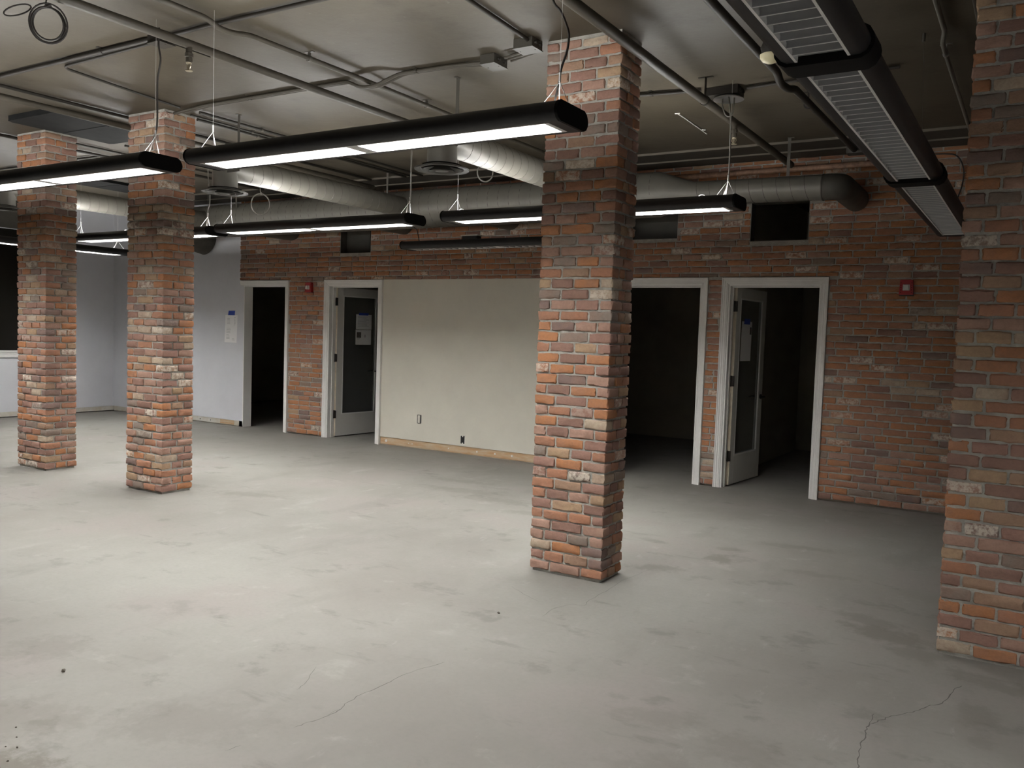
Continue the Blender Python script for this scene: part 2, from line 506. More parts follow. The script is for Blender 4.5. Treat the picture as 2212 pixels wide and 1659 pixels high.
# ------------------------------------------------------------------ setting
XL, XR, YB = -13.46, 2.2, -3.2
YR = 12.62   # far wall of the rooms behind
fl = MB(); fl.box(XL-.15, XR+.15, YB-.15, YR+.15, -.15, 0, 0)
floor = fl.build('floor', M['floor'], smooth=None)
tag(floor, 'pale ground concrete floor with dust and stains', kind='structure')
ce = MB(); ce.box(XL-.15, XR+.15, YB-.15, YR+.15, H, H+.05, 0)
ceiling = ce.build('ceiling', M['ceil'], smooth=None)
tag(ceiling, 'taupe painted concrete ceiling', kind='structure')

CR = [[(-.470,3.10),(-.479,3.283),(-.493,3.352),(-.507,3.497),(-.501,3.582),(-.512,3.662),(-.495,3.71),(-.469,3.771),(-.442,3.838),(-.396,3.898),(-.35,3.97),(-.314,4.058),(-.273,4.11),(-.254,4.207),(-.243,4.306),(-.215,4.384)],
      [(-.513,3.661),(-.503,3.762),(-.506,3.818)],
      [(-2.377,2.311),(-2.365,2.373),(-2.345,2.442),(-2.341,2.517),(-2.363,2.581),(-2.37,2.688),(-2.359,2.795),(-2.358,2.888),(-2.343,3.034),(-2.297,3.185)],
      [(-2.345,2.442),(-2.343,2.535)],[(-2.674,4.396),(-2.543,4.311),(-2.39,4.241)],
      [(-2.25,4.024),(-2.262,4.204),(-2.219,4.32),(-2.149,4.343),(-2.172,4.465),(-2.166,4.674),(-2.186,4.955),(-2.14,5.303)],
      [(-2.443,2.034),(-2.428,2.096)],[(-2.623,2.56),(-2.644,2.634),(-2.735,2.791)]]
for n, c in enumerate(CR):
    wdt = (.0022, .0014, .0017, .0011, .0009, .0010, .0013, .0011)[n]
    pts = []
    for a, b in zip(c[:-1], c[1:]):
        a = Vector((*a, 0)); b = Vector((*b, 0)); q = 4; nrm = Vector((-(b-a).y, (b-a).x, 0)).normalized()
        for i in range(q):
            pts.append(a.lerp(b, i/q) + nrm*(random.uniform(-.006, .006) if i else 0))
    pts.append(Vector((*c[-1], 0)))
    mb = MB(); vs = []
    for i, p in enumerate(pts):
        t = (pts[min(i+1, len(pts)-1)] - pts[max(i-1, 0)]).normalized(); nn = Vector((-t.y, t.x, 0))
        ww = wdt*random.uniform(.55, 1.3)*(1 if 0 < i < len(pts)-1 else .2)
        vs += [p+nn*ww+Vector((0,0,.0006)), p-nn*ww+Vector((0,0,.0006))]
    mb.add(vs, [(2*i, 2*i+1, 2*i+3, 2*i+2) for i in range(len(pts)-1)])
    mb.build('crack', M['crack'], floor, smooth=None)

# back wall: boxes around the openings
GL, BL = XL, -10.285                      # grey drywall from the corner to where the brick starts
D1 = (-10.20, -9.318, 2.132); D2 = (-8.466, -7.560, 2.132); D3 = (-3.990, -3.090, 2.132); D4 = (-2.790, -1.872, 2.132)
CW = .074
UP = [(-8.270, -7.722, 2.575, 2.965), (-3.950, -3.390, 2.632, 2.955), (-2.600, -2.020, 2.575, 2.967)]

def wall_with_holes(mb, x0, x1, y0, y1, z0, z1, holes, m=0):
    xs = sorted(set([x0, x1] + [min(max(v, x0), x1) for h in holes for v in h[:2]]))
    for a, b in zip(xs[:-1], xs[1:]):
        if b-a < 1e-5: continue
        cuts = sorted([(max(h[2], z0), min(h[3], z1)) for h in holes if h[0] < b-1e-6 and h[1] > a+1e-6])
        z = z0
        for (c, d) in cuts:
            if c > z + 1e-5: mb.box(a, b, y0, y1, z, c, m)
            z = max(z, d)
        if z < z1 - 1e-5: mb.box(a, b, y0, y1, z, z1, m)

DOORH = [(d[0], d[1], 0, d[2]) for d in (D1, D2, D3, D4)]
wb = MB()
wall_with_holes(wb, XL, XR, 8.770, 8.890, 0, H, DOORH+UP, 0)
wall_back = wb.build('wall_back', [M['inner']], smooth=None)
tag(wall_back, 'back wall of thin brick with white framed doorways', kind='structure')
gw = MB()
wall_with_holes(gw, XL, BL, 8.755, 8.770, .085, H, [], 0)
gw.box(BL, D1[0], 8.755, 8.770, 0.0, D1[2]+.08, 0); gw.box(BL, D1[0]-.001, 8.755, 8.770, 0, .085, 0)
g = gw.build('drywall', M['grey'], wall_back, smooth=None); tag(g, 'grey painted drywall')
bp = MB(); bp.box(D2[1]+CW+.001, D3[0]-CW-.001, 8.752, 8.770, .108, 2.211, 0)
b_ = bp.build('drywall', M['beige'], wall_back, smooth=None); tag(b_, 'blank beige drywall panel')

# brick veneer with mortar bed
bricks = Bricks(); bed = MB()
MY = 8.7475
OUT = lambda d: (d[0]-CW, d[1]+CW, 0, d[2]+CW+.006)
HB = [(-10.40, D1[1]+CW, 0, D1[2]+CW+.006), (D2[0]-CW, D3[1]+CW, 0, 2.211), OUT(D4)] + UP
wall_with_holes(bed, BL+.006, XR, 8.7475, 8.770, .018, 3.385, HB, 0)
z = .020; k = 0
while z + .02 < 3.385:
    zt = min(z + CO - JT, 3.383)
    x = BL - .02 - (0.1 if k % 2 else 0) + NP.uniform(-.03, .03)
    if k == 0: x -= .05
    first = True
    while x < XR:
        L = .205 + NP.uniform(-.006, .006)
        if NP.rand() < .07: L *= .52
        segs = [(max(x, BL + NP.uniform(-.012, .006)), min(x+L, XR))]
        hole = False
        for (a, b, c, d) in HB:
            lo = max(z, c); hi = min(zt, d)
            if hi - lo < .004: continue
            if hi - lo > (zt-z)*.55 or True:
                if c <= z + .02 and d >= zt - .02: pass
                elif d > z and d < zt: continue     # course cut by the head of an opening: clipped below
                ns = []
                for (s0, s1) in segs:
                    if s1 <= a or s0 >= b: ns.append((s0, s1)); continue
                    if s0 < a: ns.append((s0, a-.004))
                    if s1 > b: ns.append((b+.004, s1))
                segs = ns
        for (s0, s1) in segs:
            if s1 - s0 < .022: continue
            zz = z
            for (a, b, c, d) in HB:
                if s0 < b and s1 > a and z < d < zt: zz = max(zz, d+.003)
            zb = zt
            for (a, b, c, d) in HB:
                if s0 < b and s1 > a and z < c < zt and c > .1: zb = min(zb, c-.003)
            if zb - zz < .012: continue
            o = NP.uniform(-.003, .003)
            bricks.add(s0, s1, W+o, 8.768, zz+NP.uniform(-.0015,.0015), zb+NP.uniform(-.0015,.0015), c=.006, jit=.0012, yface=True, tone=(NP.uniform(0, .30) if NP.rand() < .45 else NP.rand()))
        x += L + JT
    z += CO; k += 1
ven = bricks.build('brick_veneer', wall_back, bed)
tag(ven, 'running bond of red, brown and pale bricks')

# left wall with dark interior window
WN = (2.0, 7.72, 1.035, 2.895)
wl = MB()
def wall_x_holes(mb, x0, x1, y0, y1, z0, z1, h):
    mb.box(x0, x1, y0, h[0], z0, z1); mb.box(x0, x1, h[1], y1, z0, z1)
    mb.box(x0, x1, h[0], h[1], z0, h[2]); mb.box(x0, x1, h[0], h[1], h[3], z1)
wall_x_holes(wl, XL-.14, XL, YB, 8.77, .085, H, WN)
wall_left = wl.build('wall_left', M['grey'], smooth=None); tag(wall_left, 'grey painted side wall on the left', kind='structure')
w1 = empty('window_1', (XL, 5.0, 1.035)); tag(w1, 'dark interior window in the grey side wall', kind='structure')
mb = MB(); mb.box(-.075, -.065, WN[0]-5.0, WN[1]-5.0, 0, WN[3]-WN[2]); mb.build('pane', M['relite'], w1, smooth=None)
mb = MB()
for (za, zb, dx) in ((-.03, 0.0, .035), (-.062, -.033, .022), (-.105, -.066, .028)):
    mb.box(0, dx, WN[0]-5.1, WN[1]-4.9, za, zb)
mb.box(-.06, 0, WN[0]-5.0, WN[1]-5.0, -.012, .0)
mb.build('sill', M['white'], w1, smooth=None)
mb = MB(); mb.box(-.13, -.10, WN[0]-5.0, WN[1]-5.0, 1.38, 1.60); mb.box(-.13,-.10, WN[0]-5, WN[1]-5, -.01, 1.87)
mb.build('backing', M['relite'], w1, smooth=None)
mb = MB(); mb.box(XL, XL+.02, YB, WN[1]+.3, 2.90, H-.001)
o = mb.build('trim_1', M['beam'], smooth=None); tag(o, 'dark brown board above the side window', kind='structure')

mb = MB(); mb.box(XR, XR+.15, YB, YR, 0, H); o = mb.build('wall_right', M['grey'], smooth=None); tag(o, kind='structure')
mb = MB(); mb.box(XL, XR, YB-.15, YB, 0, H); o = mb.build('wall_front', M['grey'], smooth=None); tag(o, kind='structure')
mb = MB(); mb.box(XL, XR, YR, YR+.15, 0, H); o = mb.build('wall_far', M['inner'], smooth=None); tag(o, 'shaded far wall of the rooms behind the doorways', kind='structure')
for nm, x in (('wall_partition', -2.99), ('wall_partition', -5.9), ('wall_partition', -9.0), ('wall_partition', -1.62), ('wall_partition', -13.5)):
    mb = MB(); mb.box(x-.05, x+.05, 8.895, YR, 0, H); o = mb.build(nm, M['inner'], smooth=None); tag(o, kind='structure')

# bare plates where the baseboards were
mb = MB(); mb.box(D2[1]+CW+.002, D3[0]-CW-.002, 8.762, 8.770, .012, .106)
for x, r in ((-7.384,.020),(-6.94,.008),(-5.91,.012),(-5.641,.013),(-5.392,.015),(-6.35,.008),(-7.0,.007)):
    mb.lathe([(r,0),(r*.9,-.004),(r*.2,-.005)], (x, 8.762, .058), 'y', 12, 1)
o = mb.build('baseboard_back', [M['woodplate'], M['flake']], smooth=30); tag(o, 'bare orange-brown wood plate with glue spots under the beige panel', kind='structure')
mb = MB(); mb.box(XL, BL+.02, 8.760, 8.770, .012, .084)
for x, a in ((-12.2,.02),(-11.2,.018),(-10.95,.012)):
    mb.box(x, x+a, 8.7585, 8.7605, .035, .055, 1)
mb.box(-10.72, -10.40, 8.7585, 8.7605, .016, .078, 2)
o = mb.build('baseboard_left', [M['plaster'], M['box'], M['woodplate']], smooth=None); tag(o, 'scraped white strip along the foot of the grey wall', kind='structure')
mb = MB(); mb.box(XL-.01, XL-.004, YB, 8.76, .012, .084); o = mb.build('baseboard_side', M['plaster'], smooth=None); tag(o, kind='structure')

# header boards where ceiling meets back wall; their dark colour carries the duct's shade
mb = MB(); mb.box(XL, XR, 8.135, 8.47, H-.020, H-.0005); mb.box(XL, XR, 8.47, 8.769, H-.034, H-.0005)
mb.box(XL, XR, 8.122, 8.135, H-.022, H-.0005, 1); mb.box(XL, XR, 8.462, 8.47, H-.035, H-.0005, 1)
o = mb.build('trim_2', [M['beam'], M['beamedge']], smooth=None); tag(o, 'header boards where the ceiling meets the brick, shade of the duct painted into their colour', kind='structure')

# ------------------------------------------------------------------ doors
CAS = [(0,0),(.010,.012),(.018,.012),(.022,.017),(.040,.017),(.044,.022),(.060,.022),(.064,.028),(.074,.028)]   # (from opening outwards, thickness)
def casing(mb, x0, x1, z1, y, left=True):
    def side(sgn, x):
        for (a, ta), (b, tb) in zip(CAS[:-1], CAS[1:]):
            xa, xb = x+sgn*a, x+sgn*b
            vs = [(xa, y-ta, 0), (xb, y-tb, 0), (xb, y-tb, z1+b), (xa, y-ta, z1+a)]
            mb.add(vs, [(0,1,2,3)] if sgn > 0 else [(3,2,1,0)])
        xo = x+sgn*CW
        mb.add([(xo, y-.028, 0), (xo, y+.03, 0), (xo, y+.03, z1+CW), (xo, y-.028, z1+CW)], [(0,1,2,3) if sgn > 0 else (3,2,1,0)])
    if left: side(-1, x0)
    side(1, x1)
    xl = x0 if left else x0
    for (a, ta), (b, tb) in zip(CAS[:-1], CAS[1:]):
        la, lb = (xl-a, xl-b) if left else (xl-.07, xl-.07)
        mb.add([(la, y-ta, z1+a), (x1+a, y-ta, z1+a), (x1+b, y-tb, z1+b), (lb, y-tb, z1+b)], [(0,1,2,3)])
    lo = xl-CW if left else xl-.07
    mb.add([(lo, y-.028, z1+CW), (x1+CW, y-.028, z1+CW), (x1+CW, y+.03, z1+CW), (lo, y+.03, z1+CW)], [(0,1,2,3)])

def door_frame(name, d, label, left=True, jm='white'):
    r = empty(name, ((d[0]+d[1])/2, 8.76, 0)); tag(r, label, kind='structure')
    cx = r.location[0]; x0, x1, z1 = d[0]-cx, d[1]-cx, d[2]
    mb = MB(); casing(mb, x0, x1, z1, -.012, left); mb.build('casing', M['white'], r, smooth=None)
    mb = MB()
    t = .012
    y0, y1 = -.014, .142
    mb.box(x0-.002, x0+t, y0, y1, 0, z1); mb.box(x1-t, x1+.002, y0, y1, 0, z1); mb.box(x0+t, x1-t, y0, y1, z1-t, z1+.002)
    mb.build('jamb', M[jm], r, smooth=None)
    mb = MB()   # stop bead
    if left:
        mb.box(x0+t, x0+t+.012, .05, .085, 0, z1-t); mb.box(x1-t-.012, x1-t, .05, .085, 0, z1-t); mb.box(x0+t, x1-t, .05, .085, z1-t-.012, z1-t)
        mb.build('stop', M['white'], r, smooth=None)
    return r

d1 = door_frame('door_1', D1, 'open doorway at the left end of the brick, no door leaf, dark room behind', left=False)
d2 = door_frame('door_2', D2, 'doorway with glazed white leaf swung inwards, papers taped to its glass')
d3 = door_frame('door_3', D3, 'wide open doorway just right of the middle pillar')
d4 = door_frame('door_4', D4, 'doorway on the right with glazed white leaf swung inwards')

def hinges(r, x, y, wid):
    for zc in (1.915, 1.125, .325):
        mb = MB(); mb.box(x-wid/2, x+wid/2, y-.004, y+.004, zc-.055, zc+.055)
        mb.tube([(x, y-.006, zc-.057), (x, y-.006, zc+.057)], .008, 8)
        mb.build('hinge', M['hinge'], r, smooth=40)
def leaf(r, hx, hy, ex, ey, hinge_w=.062):
    """door leaf from hinge point to free edge, both world x,y; parts under r"""
    lx, ly = r.location[0], r.location[1]
    a = Vector((hx-lx, hy-ly, 0)); b = Vector((ex-lx, ey-ly, 0)); u = (b-a).normalized(); n = Vector((u.y, -u.x, 0)); L = (b-a).length
    T = .040
    def bx(mb, s0, s1, t0, t1, z0, z1, m=0):
        vs = []
        for z in (z0, z1):
            for s, t in ((s0, t0), (s1, t0), (s1, t1), (s0, t1)):
                p = a + u*s - n*t; vs.append((p.x, p.y, z))
        mb.add(vs, [(3,2,1,0),(4,5,6,7),(0,1,5,4),(1,2,6,5),(2,3,7,6),(3,0,4,7)], m)
    st, tr, br, zt = .110, .112, .305, 2.118
    mb = MB()
    bx(mb, 0, st, 0, T, .014, zt); bx(mb, L-st, L, 0, T, .014, zt); bx(mb, st, L-st, 0, T, zt-tr, zt); bx(mb, st, L-st, 0, T, .014, .014+br)
    lf = mb.build('leaf', M['doorw'], r, smooth=None, bevel=.002)
    mb = MB()      # glazing bead
    for t0 in (-.002, T-.010):
        bx(mb, st-.002, st+.014, t0, t0+.012, .014+br-.002, zt-tr+.002); bx(mb, L-st-.014, L-st+.002, t0, t0+.012, .014+br-.002, zt-tr+.002)
        bx(mb, st, L-st, t0, t0+.012, zt-tr-.014, zt-tr+.002); bx(mb, st, L-st, t0, t0+.012, .014+br-.002, .014+br+.014)
    mb.build('bead', M['white'], lf, smooth=None)
    mb = MB(); bx(mb, st-.004, L-st+.004, T*.4, T*.6, .014+br-.004, zt-tr+.004)
    mb.build('pane', M['glass'], lf, smooth=None)
    mb = MB()
    for sd in (-1, 1):
        t = -.001 if sd < 0 else T+.001
        s = L-.060; z = .93
        p = a + u*s - n*t; o = n*(-sd)*-1
        q = p - n*(sd*.052)
        mb.tube([p, p - n*(sd*.012)], .026, 16); mb.tube([p, q], .009, 10)
        mb.tube([q, q - u*.045, q - u*.115 - Vector((0, 0, .006))], .008, 8)
    for i in range(len(mb.v)): mb.v[i] = (mb.v[i][0], mb.v[i][1], mb.v[i][2] + .93)
    mb.build('handle', M['hinge'], lf, smooth=40)
    mb = MB(); bx(mb, -.0015, .0, .0, T, .014, zt); e = mb.build('hinge_edge', M['edge'], lf, smooth=None)
    return a, u, n, L
hinges(d2, -8.440 - d2.location[0], 8.868 - 8.76, .064)
L2F = leaf(d2, -8.425, 8.880, -8.352, 9.745)
hinges(d4, -2.762 - d4.location[0], 8.868 - 8.76, .064)
L4F = leaf(d4, -2.742, 8.880, -2.668, 9.735)
for zc in (1.915, 1.125, .325):
    mb = MB(); mb.box(D3[1]-.0135-d3.location[0], D3[1]-.0115-d3.location[0], .10, .146, zc-.055, zc+.055)
    mb.tube([(D3[1]-.016-d3.location[0], .148, zc-.057), (D3[1]-.016-d3.location[0], .148, zc+.057)], .008, 8)
    mb.build('hinge', M['hinge'], d3, smooth=40)

# frames round the small upper openings
for i, h in enumerate(UP):
    mb = MB(); y0, y1 = 8.748, 8.885; t = .005
    mb.box(h[0]-.002, h[0]+t, y0, y1, h[2], h[3]); mb.box(h[1]-t, h[1]+.002, y0, y1, h[2], h[3])
    mb.box(h[0], h[1], y0, y1, h[2]-.002, h[2]+t); mb.box(h[0], h[1], y0, y1, h[3]-t, h[3]+.002)
    o = mb.build('window_%d' % (i+2), M['ductd'], smooth=None)
    if i < 2:
        mb = MB(); mb.box(h[0], h[1]-(.12 if i == 0 else .03), 8.868, 8.876, h[2], h[3]); mb.build('backing', M['diff'], o, smooth=None)
    tag(o, ('small open vent hole in the brick above the left glazed door', 'small open vent hole in the brick beside the middle pillar', 'black open vent hole in the brick above the right doorway')[i], kind='structure')

# ------------------------------------------------------------------ papers
def sheet(name, origin, u, n, w, h, z0, mats, label, cat, tilt=0.0, marks=(), tape=None, group=None, parent=None, lift=.0015, curl=.004):
    """thin sheet hung on a plane: u runs along the sheet, n points out of the wall"""
    r = empty(name, origin); tag(r, label, cat, group)
    def P(s, z, off): return Vector(u)*s + Vector(n)*off + Vector((0, 0, z))
    mb = MB(); nx, nz = 4, 6
    def grid(off0, m):
        vs = []
        for j in range(nz+1):
            for i in range(nx+1):
                s = w*(i/nx-.5); z = -h*j/nz
                off = off0 + curl*(j/nz)**2*(1+.6*i/nx)
                vs.append(P(s + tilt*z, z, off))
        fs = [(j*(nx+1)+i, (j+1)*(nx+1)+i, (j+1)*(nx+1)+i+1, j*(nx+1)+i+1) for j in range(nz) for i in range(nx)]
        return vs, fs
    vs, fs = grid(lift, 0); mb.add(vs, fs)
    vs2, fs2 = grid(lift-.0005, 0); mb.add(vs2, [f[::-1] for f in fs2])
    mb.build('page', M['paper'], r, smooth=60)
    if marks:
        mb = MB()
        for (s0, s1, za, zb, mi) in marks:
            o0 = lift + .0005 + curl*(-za/h)**2*1.7; o1 = lift + .0005 + curl*(-zb/h)**2*1.7
            mb.add([P(s0+tilt*za, za, o0), P(s1+tilt*za, za, o0), P(s1+tilt*zb, zb, o1), P(s0+tilt*zb, zb, o1)], [(0,1,2,3)], mi)
        mb.build('print', [M['ink'], M['pic']], r, smooth=None)
    if tape:
        s0, s1, za, zb = tape
        mb = MB(); a = P(s0, za, lift+.0008); b = P(s1, za, lift+.0008); c = P(s1+.008, zb, lift+.0008); d = P(s0+.012, zb, lift+.0008)
        mb.add([a, b, c, d], [(0,1,2,3)]); mb.add([p - Vector(n)*.0006 for p in (a, b, c, d)], [(3,2,1,0)])
        mb.build('tape', M['tape'], r, smooth=None)
    return r
rows = lambda s0, s1, z0, z1, n, j=.3: [(s0, s0+(s1-s0)*random.uniform(1-j, 1), z0+(z1-z0)*i/max(1, n-1), z0+(z1-z0)*i/max(1, n-1)-.0035, 0) for i in range(n)]
sheet('posted_notice', (-10.485, 8.755, 1.690), (1,0,0), (0,-1,0), .275, .42, 0, None, 'long white printed notice on the grey wall under a strip of blue tape', 'paper',
      marks=rows(-.09,-.02,-.05,-.13,5)+rows(.06,.10,-.04,-.15,6)+rows(-.10,.02,-.20,-.27,4)+rows(-.10,-.02,-.30,-.36,4)+rows(.03,.10,-.36,-.38,2),
      tape=(-.075, .075, -.004, .064), tilt=.02)
a, u, n, L = L2F
base = Vector(d2.location)
def leafpt(F, dr, s, z, off): a, u, n, L = F; p = Vector(dr.location) + a + u*s + n*off; return (p.x, p.y, z)
sheet('posted_notice', leafpt(L2F, d2, .520, 1.752, -.016), u, n, .305, .216, 0, None, 'upper white sheet hung from blue tape on the left glazed door', 'paper',
      marks=rows(-.12,.10,-.03,-.17,9), tape=(-.105, .085, -.012, .024), curl=.001)
sheet('posted_notice', leafpt(L2F, d2, .515, 1.530, -.016), u, n, .305, .216, 0, None, 'lower white sheet with a small dark picture on the left glazed door', 'paper',
      marks=[(-.13,-.045,-.035,-.115,1)]+rows(-.12,-.06,-.125,-.14,2)+[(.025,.04,-.07,-.11,0)], curl=.001)
a, u, n, L = L4F
sheet('posted_notice', leafpt(L4F, d4, .345, 1.765, -.016), u, n, .29, .43, 0, None, 'narrow white notice under blue tape on the right glazed door', 'paper',
      marks=[(.09,.135,-.06,-.14,1)], tape=(-.09, .08, -.03, .03), curl=.001, tilt=.03)

# ------------------------------------------------------------------ pendant lights
def housing_poly(sgn):
    P = [(.090,0),(.116,0),(.136,.010),(.148,.030),(.150,.044),(.146,.060),(.134,.078),(.114,.088),(.060,.090),(.060,.076),(.094,.056),(.094,.048),(.090,.046)]
    return [(sgn*a, b) for a, b in P] if sgn > 0 else [(-a, b) for a, b in P][::-1]
def hull(scale=1.0, grow=0.0):
    P = [(.112,0),(.134,.010),(.148,.030),(.150,.044),(.146,.060),(.134,.078),(.112,.090)]
    full = P + [(-a, b) for a, b in P[::-1]]
    return [(a*(1+grow/.15), .045+(b-.045)*(1+grow/.045)) for a, b in full]

def pendant(x, y, L, lit, label, axis='x', hang=(), cord=None, cordm='cord', joints=None, couplers=(), loops=(), up=True, group='black linear pendant lights', pitch=.086):
    """x, y: middle of the lens; L: lens length"""
    r = empty('pendant_light', (x, y, 2.5), 0 if axis == 'x' else PI/2); tag(r, label, 'light', group)
    h = L/2; e = h + .060
    mb = MB()
    for sg in (1, -1): mb.prism(housing_poly(sg), -e, e, 'x')
    mb.box(-e, e, -.092, .092, .0565, .0605)             # tray between up- and downlight
    mb.box(-e, -h, -.091, .091, 0, .050); mb.box(h, e, -.091, .091, 0, .050)
    mb.box(-e, -h, -.062, .062, .06, .089); mb.box(h, e, -.062, .062, .06, .089)
    mb.build('housing', M['blk'], r, smooth=35)
    mb = MB()
    for s in (-1, 1): mb.prism(hull(grow=.0015), s*e, s*(e+.014), 'x')
    for i, s in enumerate((-1, 1)):
        c = MB(); c.prism(hull(grow=.0015), s*e, s*(e+.014), 'x'); c.build('end_cap', M['cap'], r, smooth=35)
    # lamp trays
    mb = MB(); mb.box(-h, h, -.078, .078, .0505, .0545); mb.build('lamp', M['lamp'] if lit else M['tubeoff'], r, smooth=None)
    if lit and up:
        mb = MB(); mb.tube([(-h, 0, .078), (h, 0, .078)], .012, 12); mb.build('uplight', M['lampup'], r, smooth=40)
    # parabolic louvre: side rails and cross blades
    lv = MB()
    for sg in (1, -1):
        pts = [(sg*.089, 0), (sg*.080, 0), (sg*.079, .016), (sg*.083, .034), (sg*.089, .049)]
        lv.prism(pts if sg > 0 else pts[::-1], -h, h, 'x', 1)
    nb = max(2, int(round(L/pitch)))
    js = joints or (0.0,)
    for i in range(nb+1):
        bx = -h + .012 + (L-.024)*i/nb
        lv.prism([(bx-.0020, .003), (bx+.0020, .003), (bx+.0045, .018), (bx+.011, .036), (bx-.011, .036), (bx-.0045, .018)], -.080, .080, 'y')
        lv.box(bx-.0021, bx+.0021, -.080, .080, .001, .003, 1)
    for j in js:
        lv.box(j-.040, j+.040, -.080, .080, .002, .012, 1)
    for s in (-1, 1): lv.box(s*h-.030 if s > 0 else -h, h if s > 0 else -h+.030, -.080, .080, .002, .012, 1)
    lv.build('louvre', [M['louvre'], M['rail']], r, smooth=30)
    for c in couplers:
        cp = MB(); cp.prism(hull(grow=.012), c-.068, c+.068, 'x')
        o = cp.build('coupler_band', M['cap'], r, smooth=35)
    for s in hang:
        w = MB(); ap = (s, 0, .205)
        w.tube([ap, (s+.072, -.045, .088)], .0018, 6); w.tube([ap, (s-.072, -.045, .088)], .0018, 6)
        w.tube([ap, (s-.035, .060, .088)], .0018, 6)
        w.tube([ap, (s, 0, .245)], .005, 8); w.tube([(s, 0, .245), (s, 0, H-2.5)], .0009, 6)
        w.build('hanger', M['wire'], r, smooth=40)
    for s in loops:
        w = MB(); w.tube([(s+.030*math.cos(t), -.02, .088+.026*math.sin(t)) for t in [PI*i/10 for i in range(11)]], .003, 6)
        w.build('wire_loop', M['wire'], r, smooth=40)
    if cord:
        pts = [to_local(r, p) for p in cord]
        w = MB(); w.tube(smooth_path(pts, 5), .0055, 8); w.build('power_cord', M[cordm], r, smooth=40)
    return r

pendant(-3.115, 3.435, 2.38, True, 'long lit black pendant light crossing the upper middle of the room, nearest of all', hang=(-1.185, 1.190), loops=(.99,),
        cord=[(-2.06,3.45,H),(-2.003,3.45,3.25),(-1.985,3.45,3.086),(-1.94,3.45,3.023),(-1.904,3.45,2.946),(-1.895,3.45,2.903),(-1.902,3.45,2.843),(-1.93,3.45,2.764),(-1.939,3.45,2.703),(-1.964,3.45,2.590)])
pendant(-5.960, 3.370, 2.38, True, 'lit black pendant light running out of the left edge of the photo', hang=(1.20, -1.09), loops=(.03,),
        cord=[(-4.80,3.42,H-.03),(-4.775,3.40,3.274),(-4.756,3.40,3.181),(-4.782,3.40,3.085),(-4.786,3.40,2.986),(-4.784,3.40,2.872),(-4.792,3.40,2.759),(-4.828,3.40,2.69),(-4.884,3.40,2.590)])
pendant(-6.095, 6.055, 2.40, True, 'lit black pendant light hung before the beige panel, left of the middle pillar', hang=(-1.185, 1.20),
        cord=[(-4.88,6.05,H),(-4.881,6.05,3.159),(-4.883,6.05,3.057),(-4.883,6.05,2.749),(-4.908,6.05,2.701),(-4.931,6.05,2.590)], cordm='cordg')
pendant(-3.170, 6.070, 2.42, True, 'lit black pendant light passing behind the middle pillar', hang=(-1.208, 1.185), loops=(-1.15, 1.00),
        cord=[(-2.06,6.22,H-.06),(-2.02,6.12,3.289),(-2.005,6.10,3.209),(-1.999,6.10,3.168),(-1.989,6.10,2.91),(-1.996,6.10,2.696),(-2.03,6.10,2.590)], cordm='cordg')
pendant(-8.870, 6.130, 2.42, True, 'lit black pendant light passing behind the second pillar from the left', hang=(-1.235, 1.13), loops=(-.30,),
        cord=[(-7.76,6.13,H),(-7.741,6.13,3.118),(-7.716,6.13,2.992),(-7.713,6.13,2.844),(-7.743,6.13,2.771),(-7.76,6.13,2.590)], cordm='cordg')
pendant(-11.52, 6.400, 2.38, True, 'lit black pendant light at the grey wall, turned away from the others', axis='y', hang=(1.15, -1.15))
pendant(-5.170, 7.960, 2.42, False, 'unlit black pendant light hung low along the brick, below the main duct', hang=(),
        cord=[(-6.335,7.88,2.785),(-6.325,7.93,2.75),(-6.307,7.95,2.723),(-6.268,7.95,2.590)])
pendant(-.672, 4.36, 7.40, False, 'long unlit black pendant light running to the brick wall at upper right', axis='y', hang=(), couplers=(-1.32, 1.06), joints=(-1.32, 1.06), pitch=.077)
L8 = bpy.data.objects[-1] if False else None
# its wire hanger, drawn from the ceiling anchor
for o in list(COL.objects):
    if o.name.startswith('pendant_light') and 'upper right' in o.get('label', ''):
        L8 = o
for yy in (5.66, 3.30, 1.2):
    w = MB()
    p = [to_local(L8, q) for q in ((-.70, yy, H), (-.672, yy, 2.72), (-.672, yy, 2.59))]
    w.tube(p, .0016, 6); w.tube([to_local(L8, (-.70, yy, H)), to_local(L8, (-.70, yy, H-.05))], .010, 8)
    w.build('hanger', M['strap'], L8, smooth=40)
# small control box lying on the unlit light below the duct
mb = MB(); mb.box(-.100, .105, -.04, .04, 0, .040); mb.box(-.115, .115, -.05, .05, .040, .052, 1)
o = mb.build('control_box', [M['box'], M['plaster']], smooth=None); o.location = (-5.52, 7.94, 2.5905); tag(o, 'small dark box with pale lid on top of the unlit light by the brick', 'box')

# out-of-frame lights of the same rows
for (x, y, lit, lab) in ((-8.84, 3.37, True, 'lit black pendant light next along the near row, outside the left edge'), (-3.115, .80, True, 'lit black pendant light of the row over the camera, further right')):
    pendant(x, y, 2.38, lit, lab, hang=(-1.18, 1.18))

pendant(.88, 1.55, 2.38, True, 'lit black pendant light added out of view overhead to brighten the floor at the right', hang=(-1.18, 1.18), up=False)  # added unseen downlight, put in to brighten the right-hand floor

# ------------------------------------------------------------------ ducts
def helix(axis_pts, r, pitch, rw=.003, n=20):
    a, b = Vector(axis_pts[0]), Vector(axis_pts[1]); u = (b-a).normalized(); L = (b-a).length
    e1 = u.orthogonal().normalized(); e2 = u.cross(e1)
    N = int(L/pitch*n)
    return [a + u*(L*i/N) + e1*(r*math.cos(2*PI*i/n)) + e2*(r*math.sin(2*PI*i/n)) for i in range(N+1)]

